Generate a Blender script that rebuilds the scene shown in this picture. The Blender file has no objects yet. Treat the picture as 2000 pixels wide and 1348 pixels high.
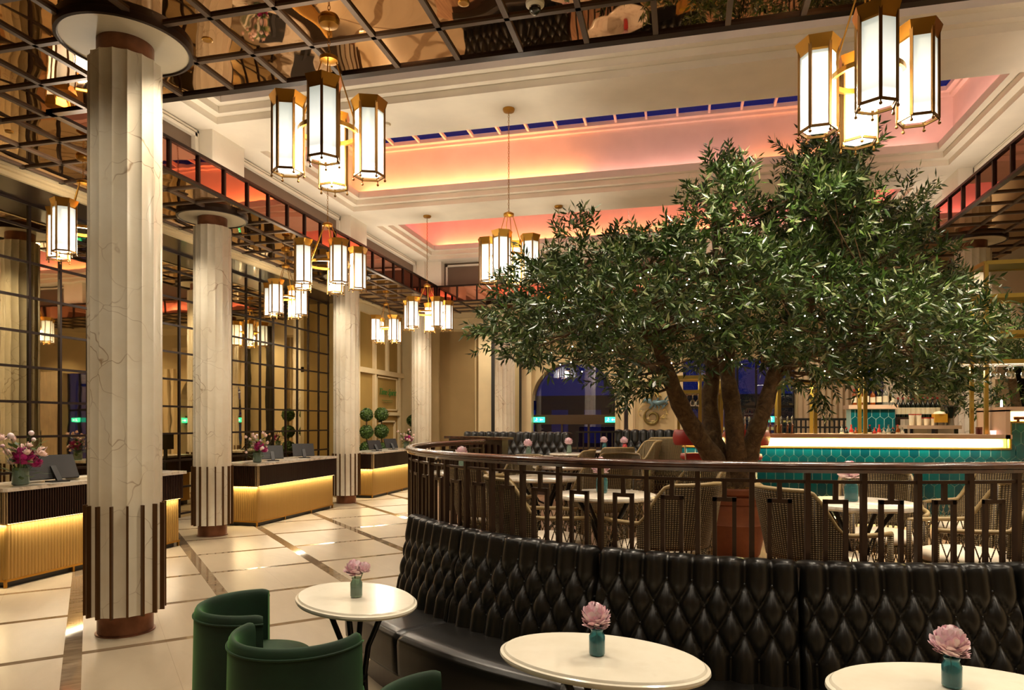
import bpy, math, random
import numpy as np
from math import sin, cos, pi, radians as R, hypot, atan2, sqrt
from mathutils import Vector, Matrix
rnd = random.Random(7)
sc = bpy.context.scene
COL = sc.collection

# ------------------------------------------------------------------ camera, world, exposure
TH = R(13.74); CAMZ = 1.8; FPX = 1360.0
cam_d = bpy.data.cameras.new('camera'); cam = bpy.data.objects.new('camera', cam_d); COL.objects.link(cam)
cam.location = (0, 0, CAMZ); cam.rotation_euler = (pi/2, 0, TH)
cam_d.sensor_width = 36; cam_d.lens = FPX*36/2000; cam_d.shift_y = (825-674)/2000; cam_d.clip_end = 200
sc.camera = cam
sc.view_settings.view_transform = 'Standard'; sc.view_settings.look = 'None'
sc.view_settings.gamma = 1.0; sc.view_settings.use_curve_mapping = False
sc.view_settings.exposure = 0.9
W = bpy.data.worlds.new('dusk'); sc.world = W; W.use_nodes = True
W.node_tree.nodes['Background'].inputs[0].default_value = (0.012, 0.022, 0.15, 1)
W.node_tree.nodes['Background'].inputs[1].default_value = 0.55
cy = sc.cycles
cy.use_denoising = True; cy.max_bounces = 7; cy.diffuse_bounces = 3; cy.glossy_bounces = 5
cy.transmission_bounces = 4; cy.transparent_max_bounces = 6
cy.caustics_reflective = False; cy.caustics_refractive = False
cy.sample_clamp_indirect = 6.0; cy.use_light_tree = True

def at(px, py, z):
    "a point of the photograph at a known height"
    d = FPX*(CAMZ-z)/(py-825.0); a = (px-1000)/FPX*d
    return (a*cos(TH)-d*sin(TH), a*sin(TH)+d*cos(TH), z)
def atd(px, py, d):
    "a point of the photograph at a known depth"
    a = (px-1000)/FPX*d
    return (a*cos(TH)-d*sin(TH), a*sin(TH)+d*cos(TH), CAMZ+(825.0-py)*d/FPX)

# ------------------------------------------------------------------ lamps of the place
def lamp(kind, loc, energy, color=(1, .82, .6), size=.1, size_y=None, rot=(0, 0, 0), spot=None, blend=.5, parent=None, name='lamp', spread=None):
    l = bpy.data.lights.new(name, kind); l.energy = energy; l.color = color
    if kind == 'AREA':
        l.size = size
        if size_y is not None: l.shape = 'RECTANGLE'; l.size_y = size_y
        if spread: l.spread = spread
    else:
        l.shadow_soft_size = size
        if kind == 'SPOT': l.spot_size = spot or R(80); l.spot_blend = blend
    o = bpy.data.objects.new(name, l); COL.objects.link(o); o.location = loc; o.rotation_euler = rot
    if parent: o.parent = parent
    return o
UP = (pi, 0, 0)
WARM = (1, .86, .66)
# coves on top of the mirrored fascia: long LED runs washing the beams and the upper wall
K_COVE = 0.13
for y in (8.0, 11.9, 16.3):
    lamp('AREA', (-6.78, y, 5.56), 55*K_COVE, (1, .83, .64), .12, 3.6, UP, name='ledge_led')
    lamp('AREA', (4.52, y, 5.56), 55*K_COVE, (1, .83, .64), .12, 3.6, UP, name='ledge_led')
lamp('AREA', (-1.1, 5.75, 5.56), 330*K_COVE, (1, .85, .66), 10.0, .12, UP, name='ledge_led')
lamp('AREA', (-1.1, 18.12, 5.56), 80*K_COVE, (1, .80, .62), 10.0, .12, UP, name='ledge_led')

# ------------------------------------------------------------------ mesh builder
class MB:
    def __init__(s): s.v = []; s.f = []
    def add(s, vs, fs):
        n = len(s.v); s.v += [tuple(p) for p in vs]; s.f += [tuple(i+n for i in f) for f in fs]; return s
    def box(s, c, d, rz=0):
        x, y, z = [q/2 for q in d]; ca, sa = cos(rz), sin(rz); vs = []
        for k in (-z, z):
            for i, j in ((-x, -y), (x, -y), (x, y), (-x, y)): vs.append((c[0]+i*ca-j*sa, c[1]+i*sa+j*ca, c[2]+k))
        return s.add(vs, [(3, 2, 1, 0), (4, 5, 6, 7), (0, 1, 5, 4), (1, 2, 6, 5), (2, 3, 7, 6), (3, 0, 4, 7)])
    def bb(s, x0, x1, y0, y1, z0, z1): return s.box(((x0+x1)/2, (y0+y1)/2, (z0+z1)/2), (abs(x1-x0), abs(y1-y0), abs(z1-z0)))
    def bar(s, p, q, w, h=None, up=(0, 0, 1)):
        p, q, up = Vector(p), Vector(q), Vector(up); h = h or w
        t = (q-p).normalized(); a = t.cross(up)
        if a.length < 1e-4: a = t.cross(Vector((1, 0, 0)))
        a.normalize(); b = a.cross(t); vs = []
        for e in (p, q):
            for i, j in ((-1, -1), (1, -1), (1, 1), (-1, 1)): vs.append(e+a*(i*w/2)+b*(j*h/2))
        return s.add(vs, [(3, 2, 1, 0), (4, 5, 6, 7), (0, 1, 5, 4), (1, 2, 6, 5), (2, 3, 7, 6), (3, 0, 4, 7)])
    def tube(s, pts, r, n=8, closed=False, cap=True):
        P = [Vector(p) for p in pts]; m = len(P); rr = r if hasattr(r, '__len__') else [r]*m
        ref = None; rings = []
        for i, p in enumerate(P):
            if closed: t = P[(i+1) % m]-P[i-1]
            else: t = P[min(i+1, m-1)]-P[max(i-1, 0)]
            if t.length < 1e-9: t = Vector((0, 0, 1))
            t.normalize()
            if ref is None:
                ref = Vector((0, 0, 1)) if abs(t.z) < .9 else Vector((1, 0, 0))
            a = (ref-t*ref.dot(t))
            if a.length < 1e-5: a = t.orthogonal()
            a.normalize(); ref = a; b = t.cross(a)
            rings.append([p+(a*cos(2*pi*k/n)+b*sin(2*pi*k/n))*rr[i] for k in range(n)])
        vs = [q for g in rings for q in g]; fs = []
        for i in range(m if closed else m-1):
            for k in range(n):
                fs.append((i*n+k, i*n+(k+1) % n, ((i+1) % m)*n+(k+1) % n, ((i+1) % m)*n+k))
        if cap and not closed: fs += [tuple(range(n))[::-1], tuple((m-1)*n+k for k in range(n))]
        return s.add(vs, fs)
    def lathe(s, prof, n=24, c=(0, 0, 0), sx=1, sy=1, rz=0, cap=True, fn=None):
        vs = []; fs = []; m = len(prof); ca, sa = cos(rz), sin(rz)
        for (r, z) in prof:
            for k in range(n):
                a = 2*pi*k/n; q = r if fn is None else fn(r, a, z); x, y = q*cos(a)*sx, q*sin(a)*sy
                vs.append((c[0]+x*ca-y*sa, c[1]+x*sa+y*ca, c[2]+z))
        for i in range(m-1):
            for k in range(n): fs.append((i*n+k, i*n+(k+1) % n, (i+1)*n+(k+1) % n, (i+1)*n+k))
        if cap:
            if prof[0][0] > 1e-6: fs.append(tuple(range(n))[::-1])
            if prof[-1][0] > 1e-6: fs.append(tuple((m-1)*n+k for k in range(n)))
        return s.add(vs, fs)
    def prism(s, poly, z0, z1):
        n = len(poly)
        return s.add([(x, y, z0) for x, y in poly]+[(x, y, z1) for x, y in poly],
                     [tuple(range(n))[::-1], tuple(range(n, 2*n))]+[(i, (i+1) % n, n+(i+1) % n, n+i) for i in range(n)])
    def grid(s, fn, nu, nv, cu=False):
        vs = [fn(i/nu, j/nv) for j in range(nv+1) for i in range(nu+(0 if cu else 1))]; w = nu+(0 if cu else 1); fs = []
        for j in range(nv):
            for i in range(nu): fs.append((j*w+i, j*w+(i+1) % w, (j+1)*w+(i+1) % w, (j+1)*w+i))
        return s.add(vs, fs)
    def quad(s, a, b, c, d): return s.add([a, b, c, d], [(0, 1, 2, 3)])
    def sph(s, c, r, n=10, m=6, sz=1):
        return s.lathe([(max(r*sin(pi*i/m), 1e-7), -r*cos(pi*i/m)*sz) for i in range(m+1)], n, c, cap=False)
    def mesh(s, name):
        me = bpy.data.meshes.new(name); me.from_pydata(s.v, [], s.f); me.update(); return me

def obj(name, mb, mat, parent=None, smooth=False, loc=None, ang=None):
    me = mb.mesh(name) if isinstance(mb, MB) else mb
    if mat is not None and not me.materials: me.materials.append(mat)
    o = bpy.data.objects.new(name, me); COL.objects.link(o)
    if smooth:
        me.shade_smooth() if hasattr(me, 'shade_smooth') else None
        if ang: 
            try: me.set_sharp_from_angle(angle=R(ang))
            except Exception: pass
    if parent: o.parent = parent
    if loc is not None: o.location = loc
    return o
def thing(name, label, cat, loc=(0, 0, 0), rz=0, group=None):
    o = bpy.data.objects.new(name, None); COL.objects.link(o); o.empty_display_size = .1
    o.location = loc; o.rotation_euler = (0, 0, rz); o['label'] = label; o['category'] = cat
    if group: o['group'] = group
    return o
def tag(o, label, cat, group=None, kind=None):
    o['label'] = label; o['category'] = cat
    if group: o['group'] = group
    if kind: o['kind'] = kind
    return o
def struct(name, mb, mat, smooth=False, parent=None, ang=None):
    o = obj(name, mb, mat, parent, smooth, ang=ang)
    if not parent: o['kind'] = 'structure'
    return o
def dup(root, loc=None, rz=None, label=None, group=None, scale=None):
    def cp(o, par):
        c = o.copy(); COL.objects.link(c)
        if par: c.parent = par
        for ch in list(o.children): cp(ch, c)
        return c
    r = cp(root, None)
    if loc is not None: r.location = loc
    if rz is not None: r.rotation_euler = (0, 0, rz)
    if label: r['label'] = label
    if group: r['group'] = group
    if scale: r.scale = (scale,)*3
    return r

# ------------------------------------------------------------------ materials
def lin(c):
    return tuple(((v/255)/12.92 if v/255 <= .04045 else (((v/255)+.055)/1.055)**2.4) for v in c)+(1,)
def mat(name, col=(200, 200, 200), rough=.5, metal=0, spec=None, emit=None, es=0, trans=0, coat=0, sheen=0, alpha=None):
    m = bpy.data.materials.new(name); m.use_nodes = True; b = m.node_tree.nodes['Principled BSDF']
    b.inputs['Base Color'].default_value = lin(col); b.inputs['Roughness'].default_value = rough; b.inputs['Metallic'].default_value = metal
    if spec is not None: b.inputs['Specular IOR Level'].default_value = spec
    if emit: b.inputs['Emission Color'].default_value = lin(emit); b.inputs['Emission Strength'].default_value = es
    if trans: b.inputs['Transmission Weight'].default_value = trans
    if coat: b.inputs['Coat Weight'].default_value = coat; b.inputs['Coat Roughness'].default_value = .08
    if sheen: b.inputs['Sheen Weight'].default_value = sheen; b.inputs['Sheen Roughness'].default_value = .35
    if alpha is not None: b.inputs['Alpha'].default_value = alpha
    return m
class NT:
    def __init__(s, m): s.m = m; s.t = m.node_tree; s.b = s.t.nodes['Principled BSDF']
    def n(s, typ, **kw):
        nd = s.t.nodes.new(typ)
        for k, v in kw.items():
            if k in ('op',): nd.operation = v
            elif hasattr(nd, k): setattr(nd, k, v)
        return nd
    def l(s, a, b): s.t.links.new(a, b)
    def coord(s, which='Object'): return s.n('ShaderNodeTexCoord').outputs[which]
    def geo(s): return s.n('ShaderNodeNewGeometry').outputs['Position']
    def math(s, op, a, b=None, c=None):
        nd = s.n('ShaderNodeMath'); nd.operation = op
        for i, v in enumerate((a, b, c)):
            if v is None: continue
            if isinstance(v, (int, float)): nd.inputs[i].default_value = v
            else: s.l(v, nd.inputs[i])
        return nd.outputs[0]
    def noise(s, vec, scale, detail=3, rough=.5, dist=0):
        nd = s.n('ShaderNodeTexNoise'); nd.inputs['Scale'].default_value = scale; nd.inputs['Detail'].default_value = detail
        nd.inputs['Roughness'].default_value = rough; nd.inputs['Distortion'].default_value = dist
        if vec is not None: s.l(vec, nd.inputs['Vector'])
        return nd.outputs
    def ramp(s, fac, stops):
        nd = s.n('ShaderNodeValToRGB'); e = nd.color_ramp.elements
        while len(e) < len(stops): e.new(.5)
        for i, (p, c) in enumerate(stops): e[i].position = p; e[i].color = c if len(c) == 4 else lin(c)
        s.l(fac, nd.inputs[0]); return nd.outputs[0]
    def mix(s, fac, a, b, typ='MIX'):
        nd = s.n('ShaderNodeMixRGB'); nd.blend_type = typ
        for i, v in ((0, fac), (1, a), (2, b)):
            if isinstance(v, (int, float)): nd.inputs[i].default_value = v
            elif isinstance(v, tuple): nd.inputs[i].default_value = v
            else: s.l(v, nd.inputs[i])
        return nd.outputs[0]
    def bump(s, h, strength=.2, dist=.01):
        nd = s.n('ShaderNodeBump'); nd.inputs['Strength'].default_value = strength; nd.inputs['Distance'].default_value = dist
        s.l(h, nd.inputs['Height']); s.l(nd.outputs[0], s.b.inputs['Normal']); return nd
    def col(s, c): s.l(c, s.b.inputs['Base Color'])
    def rough(s, c): s.l(c, s.b.inputs['Roughness'])
    def sep(s, v):
        nd = s.n('ShaderNodeSeparateXYZ'); s.l(v, nd.inputs[0]); return nd.outputs
    def comb(s, x, y, z):
        nd = s.n('ShaderNodeCombineXYZ')
        for i, v in enumerate((x, y, z)):
            if isinstance(v, (int, float)): nd.inputs[i].default_value = v
            else: s.l(v, nd.inputs[i])
        return nd.outputs[0]

M = {}
# veined cream marble of the columns
m = mat('marble_column', (214, 200, 172), .28); t = NT(m); p = t.coord()
warp = t.noise(p, 1.6, 3)[1]
v1 = t.n('ShaderNodeVectorMath'); v1.operation = 'MULTIPLY_ADD'; v1.inputs[1].default_value = (.55, .55, .9)
t.l(warp, v1.inputs[0]); t.l(p, v1.inputs[2])
vo = t.n('ShaderNodeTexVoronoi'); vo.feature = 'DISTANCE_TO_EDGE'; vo.inputs['Scale'].default_value = 2.9; t.l(v1.outputs[0], vo.inputs['Vector'])
vein = t.ramp(vo.outputs['Distance'], [(0.0, (1, 1, 1, 1)), (0.015, (0, 0, 0, 1))])
msk = t.ramp(t.noise(p, 2.2, 2)[0], [(.42, (0, 0, 0, 1)), (.62, (1, 1, 1, 1))])
cl = t.ramp(t.noise(p, 1.3, 5, .6)[0], [(.3, (220, 204, 176)), (.65, (240, 230, 210))])
f = t.math('MULTIPLY', t.math('MULTIPLY', vein, msk), .8)
t.col(t.mix(f, cl, lin((146, 108, 62)))); M['marble'] = m
# floor: polished cream slabs with a diagonal grid of brown marble bands
m = mat('marble_floor', (226, 208, 174), .13, coat=0); t = NT(m); P = t.sep(t.geo())
ax = t.math('MULTIPLY', t.math('ADD', P[0], P[1]), .70711); bx = t.math('MULTIPLY', t.math('SUBTRACT', P[1], P[0]), .70711)
def band(c, off, pitch, half):
    fr = t.math('PINGPONG', t.math('SUBTRACT', c, off), pitch/2)   # 0 at the band centre
    return t.math('LESS_THAN', fr, half)
w1 = band(ax, -.11, 1.3, .062); w2 = band(bx, 6.38, 1.3, .04)
j = t.math('MAXIMUM', band(ax, .54, 1.3, .0022), t.math('MAXIMUM', band(ax, -.18, 1.3, .0), 0))
both = t.math('MAXIMUM', w1, w2)
nz = t.noise(t.comb(t.math('MULTIPLY', ax, 3), bx, 0), 1.1, 5, .6, .6)[0]
cream = t.ramp(nz, [(.3, (163, 146, 121)), (.7, (179, 162, 137))])
br = t.ramp(t.noise(t.comb(ax, t.math('MULTIPLY', bx, 4), 0), 3.0, 5, .65, 1.2)[0], [(.3, (112, 92, 70)), (.7, (146, 124, 98))])
c1 = t.mix(both, cream, br); c2 = t.mix(t.math('MULTIPLY', j, .5), c1, lin((120, 98, 66)))
t.col(c2)
t.rough(t.math('ADD', t.math('MULTIPLY', both, -.25), .30))
M['floor'] = m
# bronze mirror tiles of the ceiling, every tile slightly buckled
def mirror(name, col, bump_s, scale, rough=.02, metal=1.0):
    m = mat(name, col, rough, metal); t = NT(m)
    nz = t.noise(t.geo(), scale, 2, .4)[0]; t.bump(nz, 1.0, bump_s); return m
M['ceil_mirror'] = mirror('bronze_mirror_ceiling', (204, 166, 126), .016, .9)
M['wall_mirror'] = mirror('antique_mirror_wall', (228, 212, 172), .0012, 1.6)
M['fascia_mirror'] = mirror('bronze_mirror_fascia', (190, 130, 108), .004, 1.4)
M['bronze'] = mat('dark_bronze_bar', (96, 78, 64), .4, .3)
M['bronze_dark'] = mat('dark_bronze', (46, 32, 25), .35, .5)
def paint(name, col, rough=.6, n=.02):
    m = mat(name, col, rough); t = NT(m); nz = t.noise(t.geo(), 2.5, 3)[0]
    a = tuple(max(0, c*(1-n)) for c in col); b = tuple(min(255, c*(1+n)) for c in col)
    t.col(t.ramp(nz, [(.3, a), (.7, b)])); return m
M['plaster'] = paint('cream_plaster', (232, 222, 204))
M['cream'] = paint('cream_wall', (208, 186, 140))
M['taupe'] = paint('taupe_panel', (112, 92, 74))
M['taupe2'] = paint('taupe_wall', (196, 176, 140))
M['cove'] = paint('cove_paint', (232, 212, 202))
M['beige_cloth'] = paint('beige_fabric_wall', (154, 128, 84), .85)
M['panelwall'] = paint('ochre_panel', (168, 136, 72), .7)
M['whitewood'] = paint('cream_moulding', (230, 208, 165), .45)
M['blackwood'] = mat('black_lacquer', (26, 22, 19), .35)
M['copper'] = mat('aged_copper', (150, 92, 58), .34, .85)
t = NT(M['copper']); t.col(t.ramp(t.noise(t.geo(), 6, 4)[0], [(.3, (108, 72, 54)), (.7, (146, 100, 76))]))
M['fin'] = mat('dark_brass_fin', (96, 66, 38), .35, .7)
M['brass'] = mat('antique_brass', (178, 130, 52), .32, .9)
M['champagne'] = mat('champagne_trim', (216, 196, 160), .25, .8)
M['brass_dk'] = mat('dark_antique_brass', (128, 92, 44), .4, .85)
M['brass_lit'] = mat('satin_brass', (168, 142, 66), .35, .75)
M['gold_flute'] = mat('gold_fluted_panel', (180, 142, 78), .36, .6)
M['espresso'] = mat('espresso_wood', (40, 22, 16), .28, coat=.3)
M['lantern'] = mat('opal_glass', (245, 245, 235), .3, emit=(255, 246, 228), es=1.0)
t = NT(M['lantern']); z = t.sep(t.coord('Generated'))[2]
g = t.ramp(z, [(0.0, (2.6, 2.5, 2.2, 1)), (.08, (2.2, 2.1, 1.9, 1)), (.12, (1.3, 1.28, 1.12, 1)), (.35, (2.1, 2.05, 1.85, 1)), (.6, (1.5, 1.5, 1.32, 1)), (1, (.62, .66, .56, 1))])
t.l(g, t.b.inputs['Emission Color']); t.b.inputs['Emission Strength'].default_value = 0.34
M['white_glow'] = mat('lit_lens', (255, 240, 220), .3, emit=(255, 232, 200), es=9)
M['led'] = mat('warm_led', (255, 220, 150), .5, emit=(255, 214, 140), es=5)
M['recess_glow'] = mat('self_lit_recess', (255, 240, 160), .5, emit=(255, 226, 110), es=.62)  # LED wash on the bar recess put into the panel's own emission
M['bulb'] = mat('fairy_bulb', (255, 245, 225), .4, emit=(255, 240, 214), es=7)
M['disc'] = paint('cream_disc', (226, 214, 188), .5)
# leather
m = mat('black_leather', (15, 13, 11), .33, spec=.55); t = NT(m); t.bump(t.noise(t.coord(), 160, 3)[0], .12, .002)
t.col(t.ramp(t.noise(t.coord(), 3, 3)[0], [(.3, (12, 11, 9)), (.7, (19, 16, 13))])); M['leather'] = m
m = mat('green_velvet', (10, 44, 26), .75, sheen=1.0); t = NT(m)
t.col(t.ramp(t.noise(t.coord(), 5, 4, .6)[0], [(.3, (7, 34, 18)), (.7, (13, 50, 27))]))
t.b.inputs['Sheen Tint'].default_value = lin((110, 170, 100)); M['velvet'] = m
m = mat('cream_stone_top', (232, 218, 188), .16); t = NT(m)
t.col(t.ramp(t.noise(t.coord(), 3.2, 5, .6)[0], [(.35, (230, 219, 198)), (.6, (238, 229, 210)), (.75, (226, 214, 192))])); M['tabletop'] = m
m = mat('white_marble_top', (228, 218, 200), .16); t = NT(m)
t.col(t.ramp(t.noise(t.coord(), 4, 6, .7, 1.4)[0], [(.35, (176, 158, 138)), (.5, (226, 214, 196)), (.8, (236, 228, 212))])); M['marbletop'] = m
M['iron'] = mat('black_iron', (20, 18, 17), .4, .3)
m = mat('wicker', (152, 128, 84), .6); t = NT(m); wv = t.n('ShaderNodeTexWave'); wv.inputs['Scale'].default_value = 26; wv.bands_direction = 'Z'; t.l(t.coord(), wv.inputs['Vector'])
wu = t.n('ShaderNodeTexWave'); wu.inputs['Scale'].default_value = 22; wu.bands_direction = 'X'; wc = t.coord(); ws = t.sep(wc); t.l(t.comb(t.math('MULTIPLY', t.math('ARCTAN2', ws[1], ws[0]), .3), 0, 0), wu.inputs['Vector'])
mm = t.math('MULTIPLY', wv.outputs['Fac'], wu.outputs['Fac'])
t.col(t.ramp(mm, [(.05, (54, 40, 22)), (.5, (158, 134, 88))])); t.bump(mm, .8, .006); M['wicker'] = m
M['cane'] = mat('cane_rail', (150, 126, 84), .45)
M['cushion'] = mat('cream_cushion', (228, 212, 188), .8)
m = mat('terracotta', (150, 70, 36), .6); t = NT(m)
t.col(t.ramp(t.noise(t.coord(), 5, 5, .6)[0], [(.3, (118, 62, 36)), (.7, (152, 88, 50))])); M['terracotta'] = m
m = mat('bark', (104, 80, 52), .85); t = NT(m); q = t.noise(t.geo(), 14, 6, .7, .8)[0]
t.col(t.ramp(q, [(.3, (60, 44, 28)), (.55, (112, 86, 56)), (.75, (146, 120, 84))])); t.bump(q, .9, .03); M['bark'] = m
m = mat('leaf', (34, 56, 26), .3, spec=.7); t = NT(m); oi = t.n('ShaderNodeNewGeometry').outputs['Random Per Island']
t.col(t.ramp(oi, [(0, (28, 50, 14)), (.5, (54, 82, 26)), (.85, (90, 116, 46)), (1, (170, 176, 126))])); M['leaf'] = m
m = mat('box_leaf', (52, 78, 26), .5); t = NT(m); oi = t.n('ShaderNodeNewGeometry').outputs['Random Per Island']
t.col(t.ramp(oi, [(0, (34, 58, 16)), (1, (88, 118, 44))])); M['boxleaf'] = m
M['moss'] = paint('bark_mulch', (112, 84, 42), .9, .3)
M['teal_glass'] = mat('teal_bottle_glass', (104, 184, 194), .06, trans=.75)
M['green_glass'] = mat('clear_green_glass', (176, 206, 184), .06, trans=.7)
M['clear_glass'] = mat('clear_glass', (215, 222, 212), .06, trans=.75)
m = mat('pink_petal', (236, 178, 184), .6); t = NT(m); oi = t.n('ShaderNodeNewGeometry').outputs['Random Per Island']
t.col(t.ramp(oi, [(0, (246, 196, 210)), (1, (255, 236, 238))])); M['pink'] = m
m = mat('magenta_petal', (190, 20, 120), .55); t = NT(m); oi = t.n('ShaderNodeNewGeometry').outputs['Random Per Island']
t.col(t.ramp(oi, [(0, (130, 10, 66)), (1, (224, 48, 160))])); M['magenta'] = m
M['blush'] = mat('blush_petal', (240, 206, 196), .6)
M['stem'] = mat('flower_stem', (58, 92, 40), .6)
m = mat('railing_wood', (66, 38, 26), .25, coat=.4); t = NT(m)
t.col(t.ramp(t.noise(t.coord(), 12, 3)[0], [(.3, (58, 33, 23)), (.7, (84, 50, 34))])); M['railwood'] = m
M['railmetal'] = mat('railing_bronze', (64, 46, 34), .4, .5)
m = mat('teal_tile', (8, 100, 100), .1, coat=.5); t = NT(m); oi = t.n('ShaderNodeNewGeometry').outputs['Random Per Island']
nz = t.noise(t.geo(), 26, 4, .7)[0]
t.col(t.mix(t.math('MULTIPLY', nz, .7), t.ramp(oi, [(0, (0, 74, 84)), (1, (4, 112, 114))]), lin((0, 54, 64)))); M['tile'] = m
M['grout'] = mat('pale_grout', (168, 206, 196), .7)
m = mat('bar_stone', (208, 176, 148), .25); M['barstone'] = m
M['red'] = mat('red_leather', (176, 48, 48), .4)
M['chrome'] = mat('polished_chrome', (210, 205, 198), .12, 1)
M['plastic'] = mat('grey_black_plastic', (26, 25, 25), .45)
M['darkglass'] = mat('dark_bottle', (22, 28, 20), .1)
M['amber'] = mat('amber_bottle', (130, 62, 18), .12)
M['redb'] = mat('red_cap', (170, 40, 30), .35)
M['paper'] = mat('bottle_label', (224, 210, 180), .6)
M['steel'] = mat('brushed_steel', (150, 145, 138), .3, .9)
m = mat('plank_floor', (170, 130, 98), .35); t = NT(m)
t.col(t.ramp(t.noise(t.comb(t.math('MULTIPLY', t.sep(t.geo())[0], 12), t.math('MULTIPLY', t.sep(t.geo())[1], .8), 0), 2.2, 4)[0], [(.3, (148, 108, 78)), (.7, (190, 152, 118))])); M['plank'] = m
m = bpy.data.materials.new('window_glass'); m.use_nodes = True; nt = m.node_tree; nt.nodes.remove(nt.nodes['Principled BSDF'])
tr = nt.nodes.new('ShaderNodeBsdfTransparent'); tr.inputs[0].default_value = (.55, .6, .75, 1); gl = nt.nodes.new('ShaderNodeBsdfGlossy'); gl.inputs['Roughness'].default_value = .01
mx = nt.nodes.new('ShaderNodeMixShader'); mx.inputs[0].default_value = .22
nt.links.new(tr.outputs[0], mx.inputs[1]); nt.links.new(gl.outputs[0], mx.inputs[2]); nt.links.new(mx.outputs[0], nt.nodes['Material Output'].inputs[0]); M['winglass'] = m
M['exit'] = mat('exit_sign_green', (40, 220, 170), .4, emit=(70, 255, 200), es=.8)
M['exitw'] = mat('exit_sign_white', (240, 255, 250), .4, emit=(240, 255, 250), es=1.0)
M['sign_green'] = mat('sign_green', (58, 120, 50), .4)
M['night'] = mat('night_facade', (30, 40, 80), .8)
M['nightwin'] = mat('lit_night_window', (80, 110, 190), .5, emit=(50, 76, 170), es=.05)
M['curtain'] = paint('pale_curtain', (206, 184, 150), .8, .06)
M['yellow'] = mat('mustard_paint', (206, 150, 40), .4)
M['screen'] = mat('screen_picture', (120, 170, 200), .2, emit=(110, 165, 200), es=.6)
t = NT(M['screen']); t.l(t.ramp(t.noise(t.coord(), 7, 3)[0], [(.35, (30, 80, 130)), (.5, (120, 180, 200)), (.62, (235, 240, 245))]), t.b.inputs['Emission Color'])

# ------------------------------------------------------------------ the room
ZC, ZF, ZS = 5.1, 5.52, 6.3               # mirrored ceiling, top of its fascia, soffit of the atrium
XL, XR, YN, YF = -8.45, 6.2, -3.4, 20.2    # room shell
AX0, AX1, AY0, AY1 = -6.5, 4.25, 6.08, 18.0  # edge of the mirrored ceiling round the atrium
PITCH = .5845
struct('floor', MB().bb(XL-1, XR+3.3, YN, 34, -.1, 0), M['floor'])
b = MB()
for r in ((XL, XR, YN, AY0-.03), (XL, AX0-.03, AY0-.03, YF), (AX1+.03, XR, AY0-.03, YF), (AX0-.03, AX1+.03, AY1+.03, YF)):
    b.bb(r[0], r[1], r[2], r[3], ZC, ZC+.04)
struct('ceiling', b, M['ceil_mirror'])
b = MB(); bw, bh = .044, .022
k = -9
xs = [-4.31+PITCH*i for i in range(-7, 18)]; ys = [AY0-PITCH*i for i in range(1, 16)]
for x in xs: b.bb(x-bw/2, x+bw/2, YN, AY0-.02, ZC-bh, ZC)
for y in ys: b.bb(XL, XR, y-bw/2, y+bw/2, ZC-bh, ZC)
for i in range(1, 4):
    b.bb(AX0-PITCH*i-bw/2, AX0-PITCH*i+bw/2, AY0, YF, ZC-bh, ZC); b.bb(AX1+PITCH*i-bw/2, AX1+PITCH*i+bw/2, AY0, YF, ZC-bh, ZC)
    b.bb(AX0, AX1, AY1+PITCH*i-bw/2, AY1+PITCH*i+bw/2, ZC-bh, ZC)
y = AY0
while y < YF:
    b.bb(XL, AX0, y-bw/2, y+bw/2, ZC-bh, ZC); b.bb(AX1, XR, y-bw/2, y+bw/2, ZC-bh, ZC); y += PITCH
for i in range(19):
    x = AX0+PITCH*i; b.bb(x-bw/2, x+bw/2, AY1, YF, ZC-bh, ZC)
struct('trim_1', b, M['bronze'])
# fascia of bronze mirror panes facing the atrium
b = MB(); f = MB()
b.bb(AX0-.06, AX0-.02, AY0, AY1, ZC, ZF); b.bb(AX1+.02, AX1+.06, AY0, AY1, ZC, ZF)
b.bb(AX0, AX1, AY0-.06, AY0-.02, ZC, ZF); b.bb(AX0, AX1, AY1+.02, AY1+.06, ZC, ZF)
struct('trim_2', b, M['fascia_mirror'])
for z0, z1 in ((ZC-.024, ZC+.01), (ZF-.03, ZF+.01)):
    f.bb(AX0-.07, AX0+.012, AY0-.07, AY1+.07, z0, z1); f.bb(AX1-.012, AX1+.07, AY0-.07, AY1+.07, z0, z1)
    f.bb(AX0-.07, AX1+.07, AY0-.07, AY0+.012, z0, z1); f.bb(AX0-.07, AX1+.07, AY1-.012, AY1+.07, z0, z1)
y = AY0+.02
while y < AY1:
    f.bb(AX0-.03, AX0+.008, y-.018, y+.018, ZC, ZF); f.bb(AX1-.008, AX1+.03, y-.018, y+.018, ZC, ZF); y += .56
x = AX0
while x < AX1:
    f.bb(x-.018, x+.018, AY0-.03, AY0+.008, ZC, ZF); f.bb(x-.018, x+.018, AY1-.008, AY1+.03, ZC, ZF); x += .56
struct('trim_3', f, M['bronze_dark'])
# ledge behind the fascia and the recessed upper walls
WX0, WX1, WY0, WY1 = -7.28, 5.03, 5.3, 18.75
b = MB()
b.bb(WX0-.1, AX0-.06, WY0, WY1, ZC+.05, ZC+.15); b.bb(AX1+.06, WX1+.1, WY0, WY1, ZC+.05, ZC+.15)
b.bb(WX0, WX1, WY0-.1, AY0-.06, ZC+.05, ZC+.15); b.bb(WX0, WX1, AY1+.06, WY1+.1, ZC+.05, ZC+.15)
struct('trim_4', b, M['plaster'])
b = MB()
b.bb(WX0-.1, WX0, WY0-.1, WY1+.1, ZC+.1, ZS+.02); b.bb(WX1, WX1+.1, WY0-.1, WY1+.1, ZC+.1, ZS+.02)
b.bb(WX0, WX1, WY0-.1, WY0, ZC+.1, ZS+.02); b.bb(WX0, WX1, WY1, WY1+.1, ZC+.1, ZS+.02)
struct('wall_upper', b, M['taupe'])
b = MB()
PY = (5.5, 9.68, 14.26, 18.7)
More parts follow.
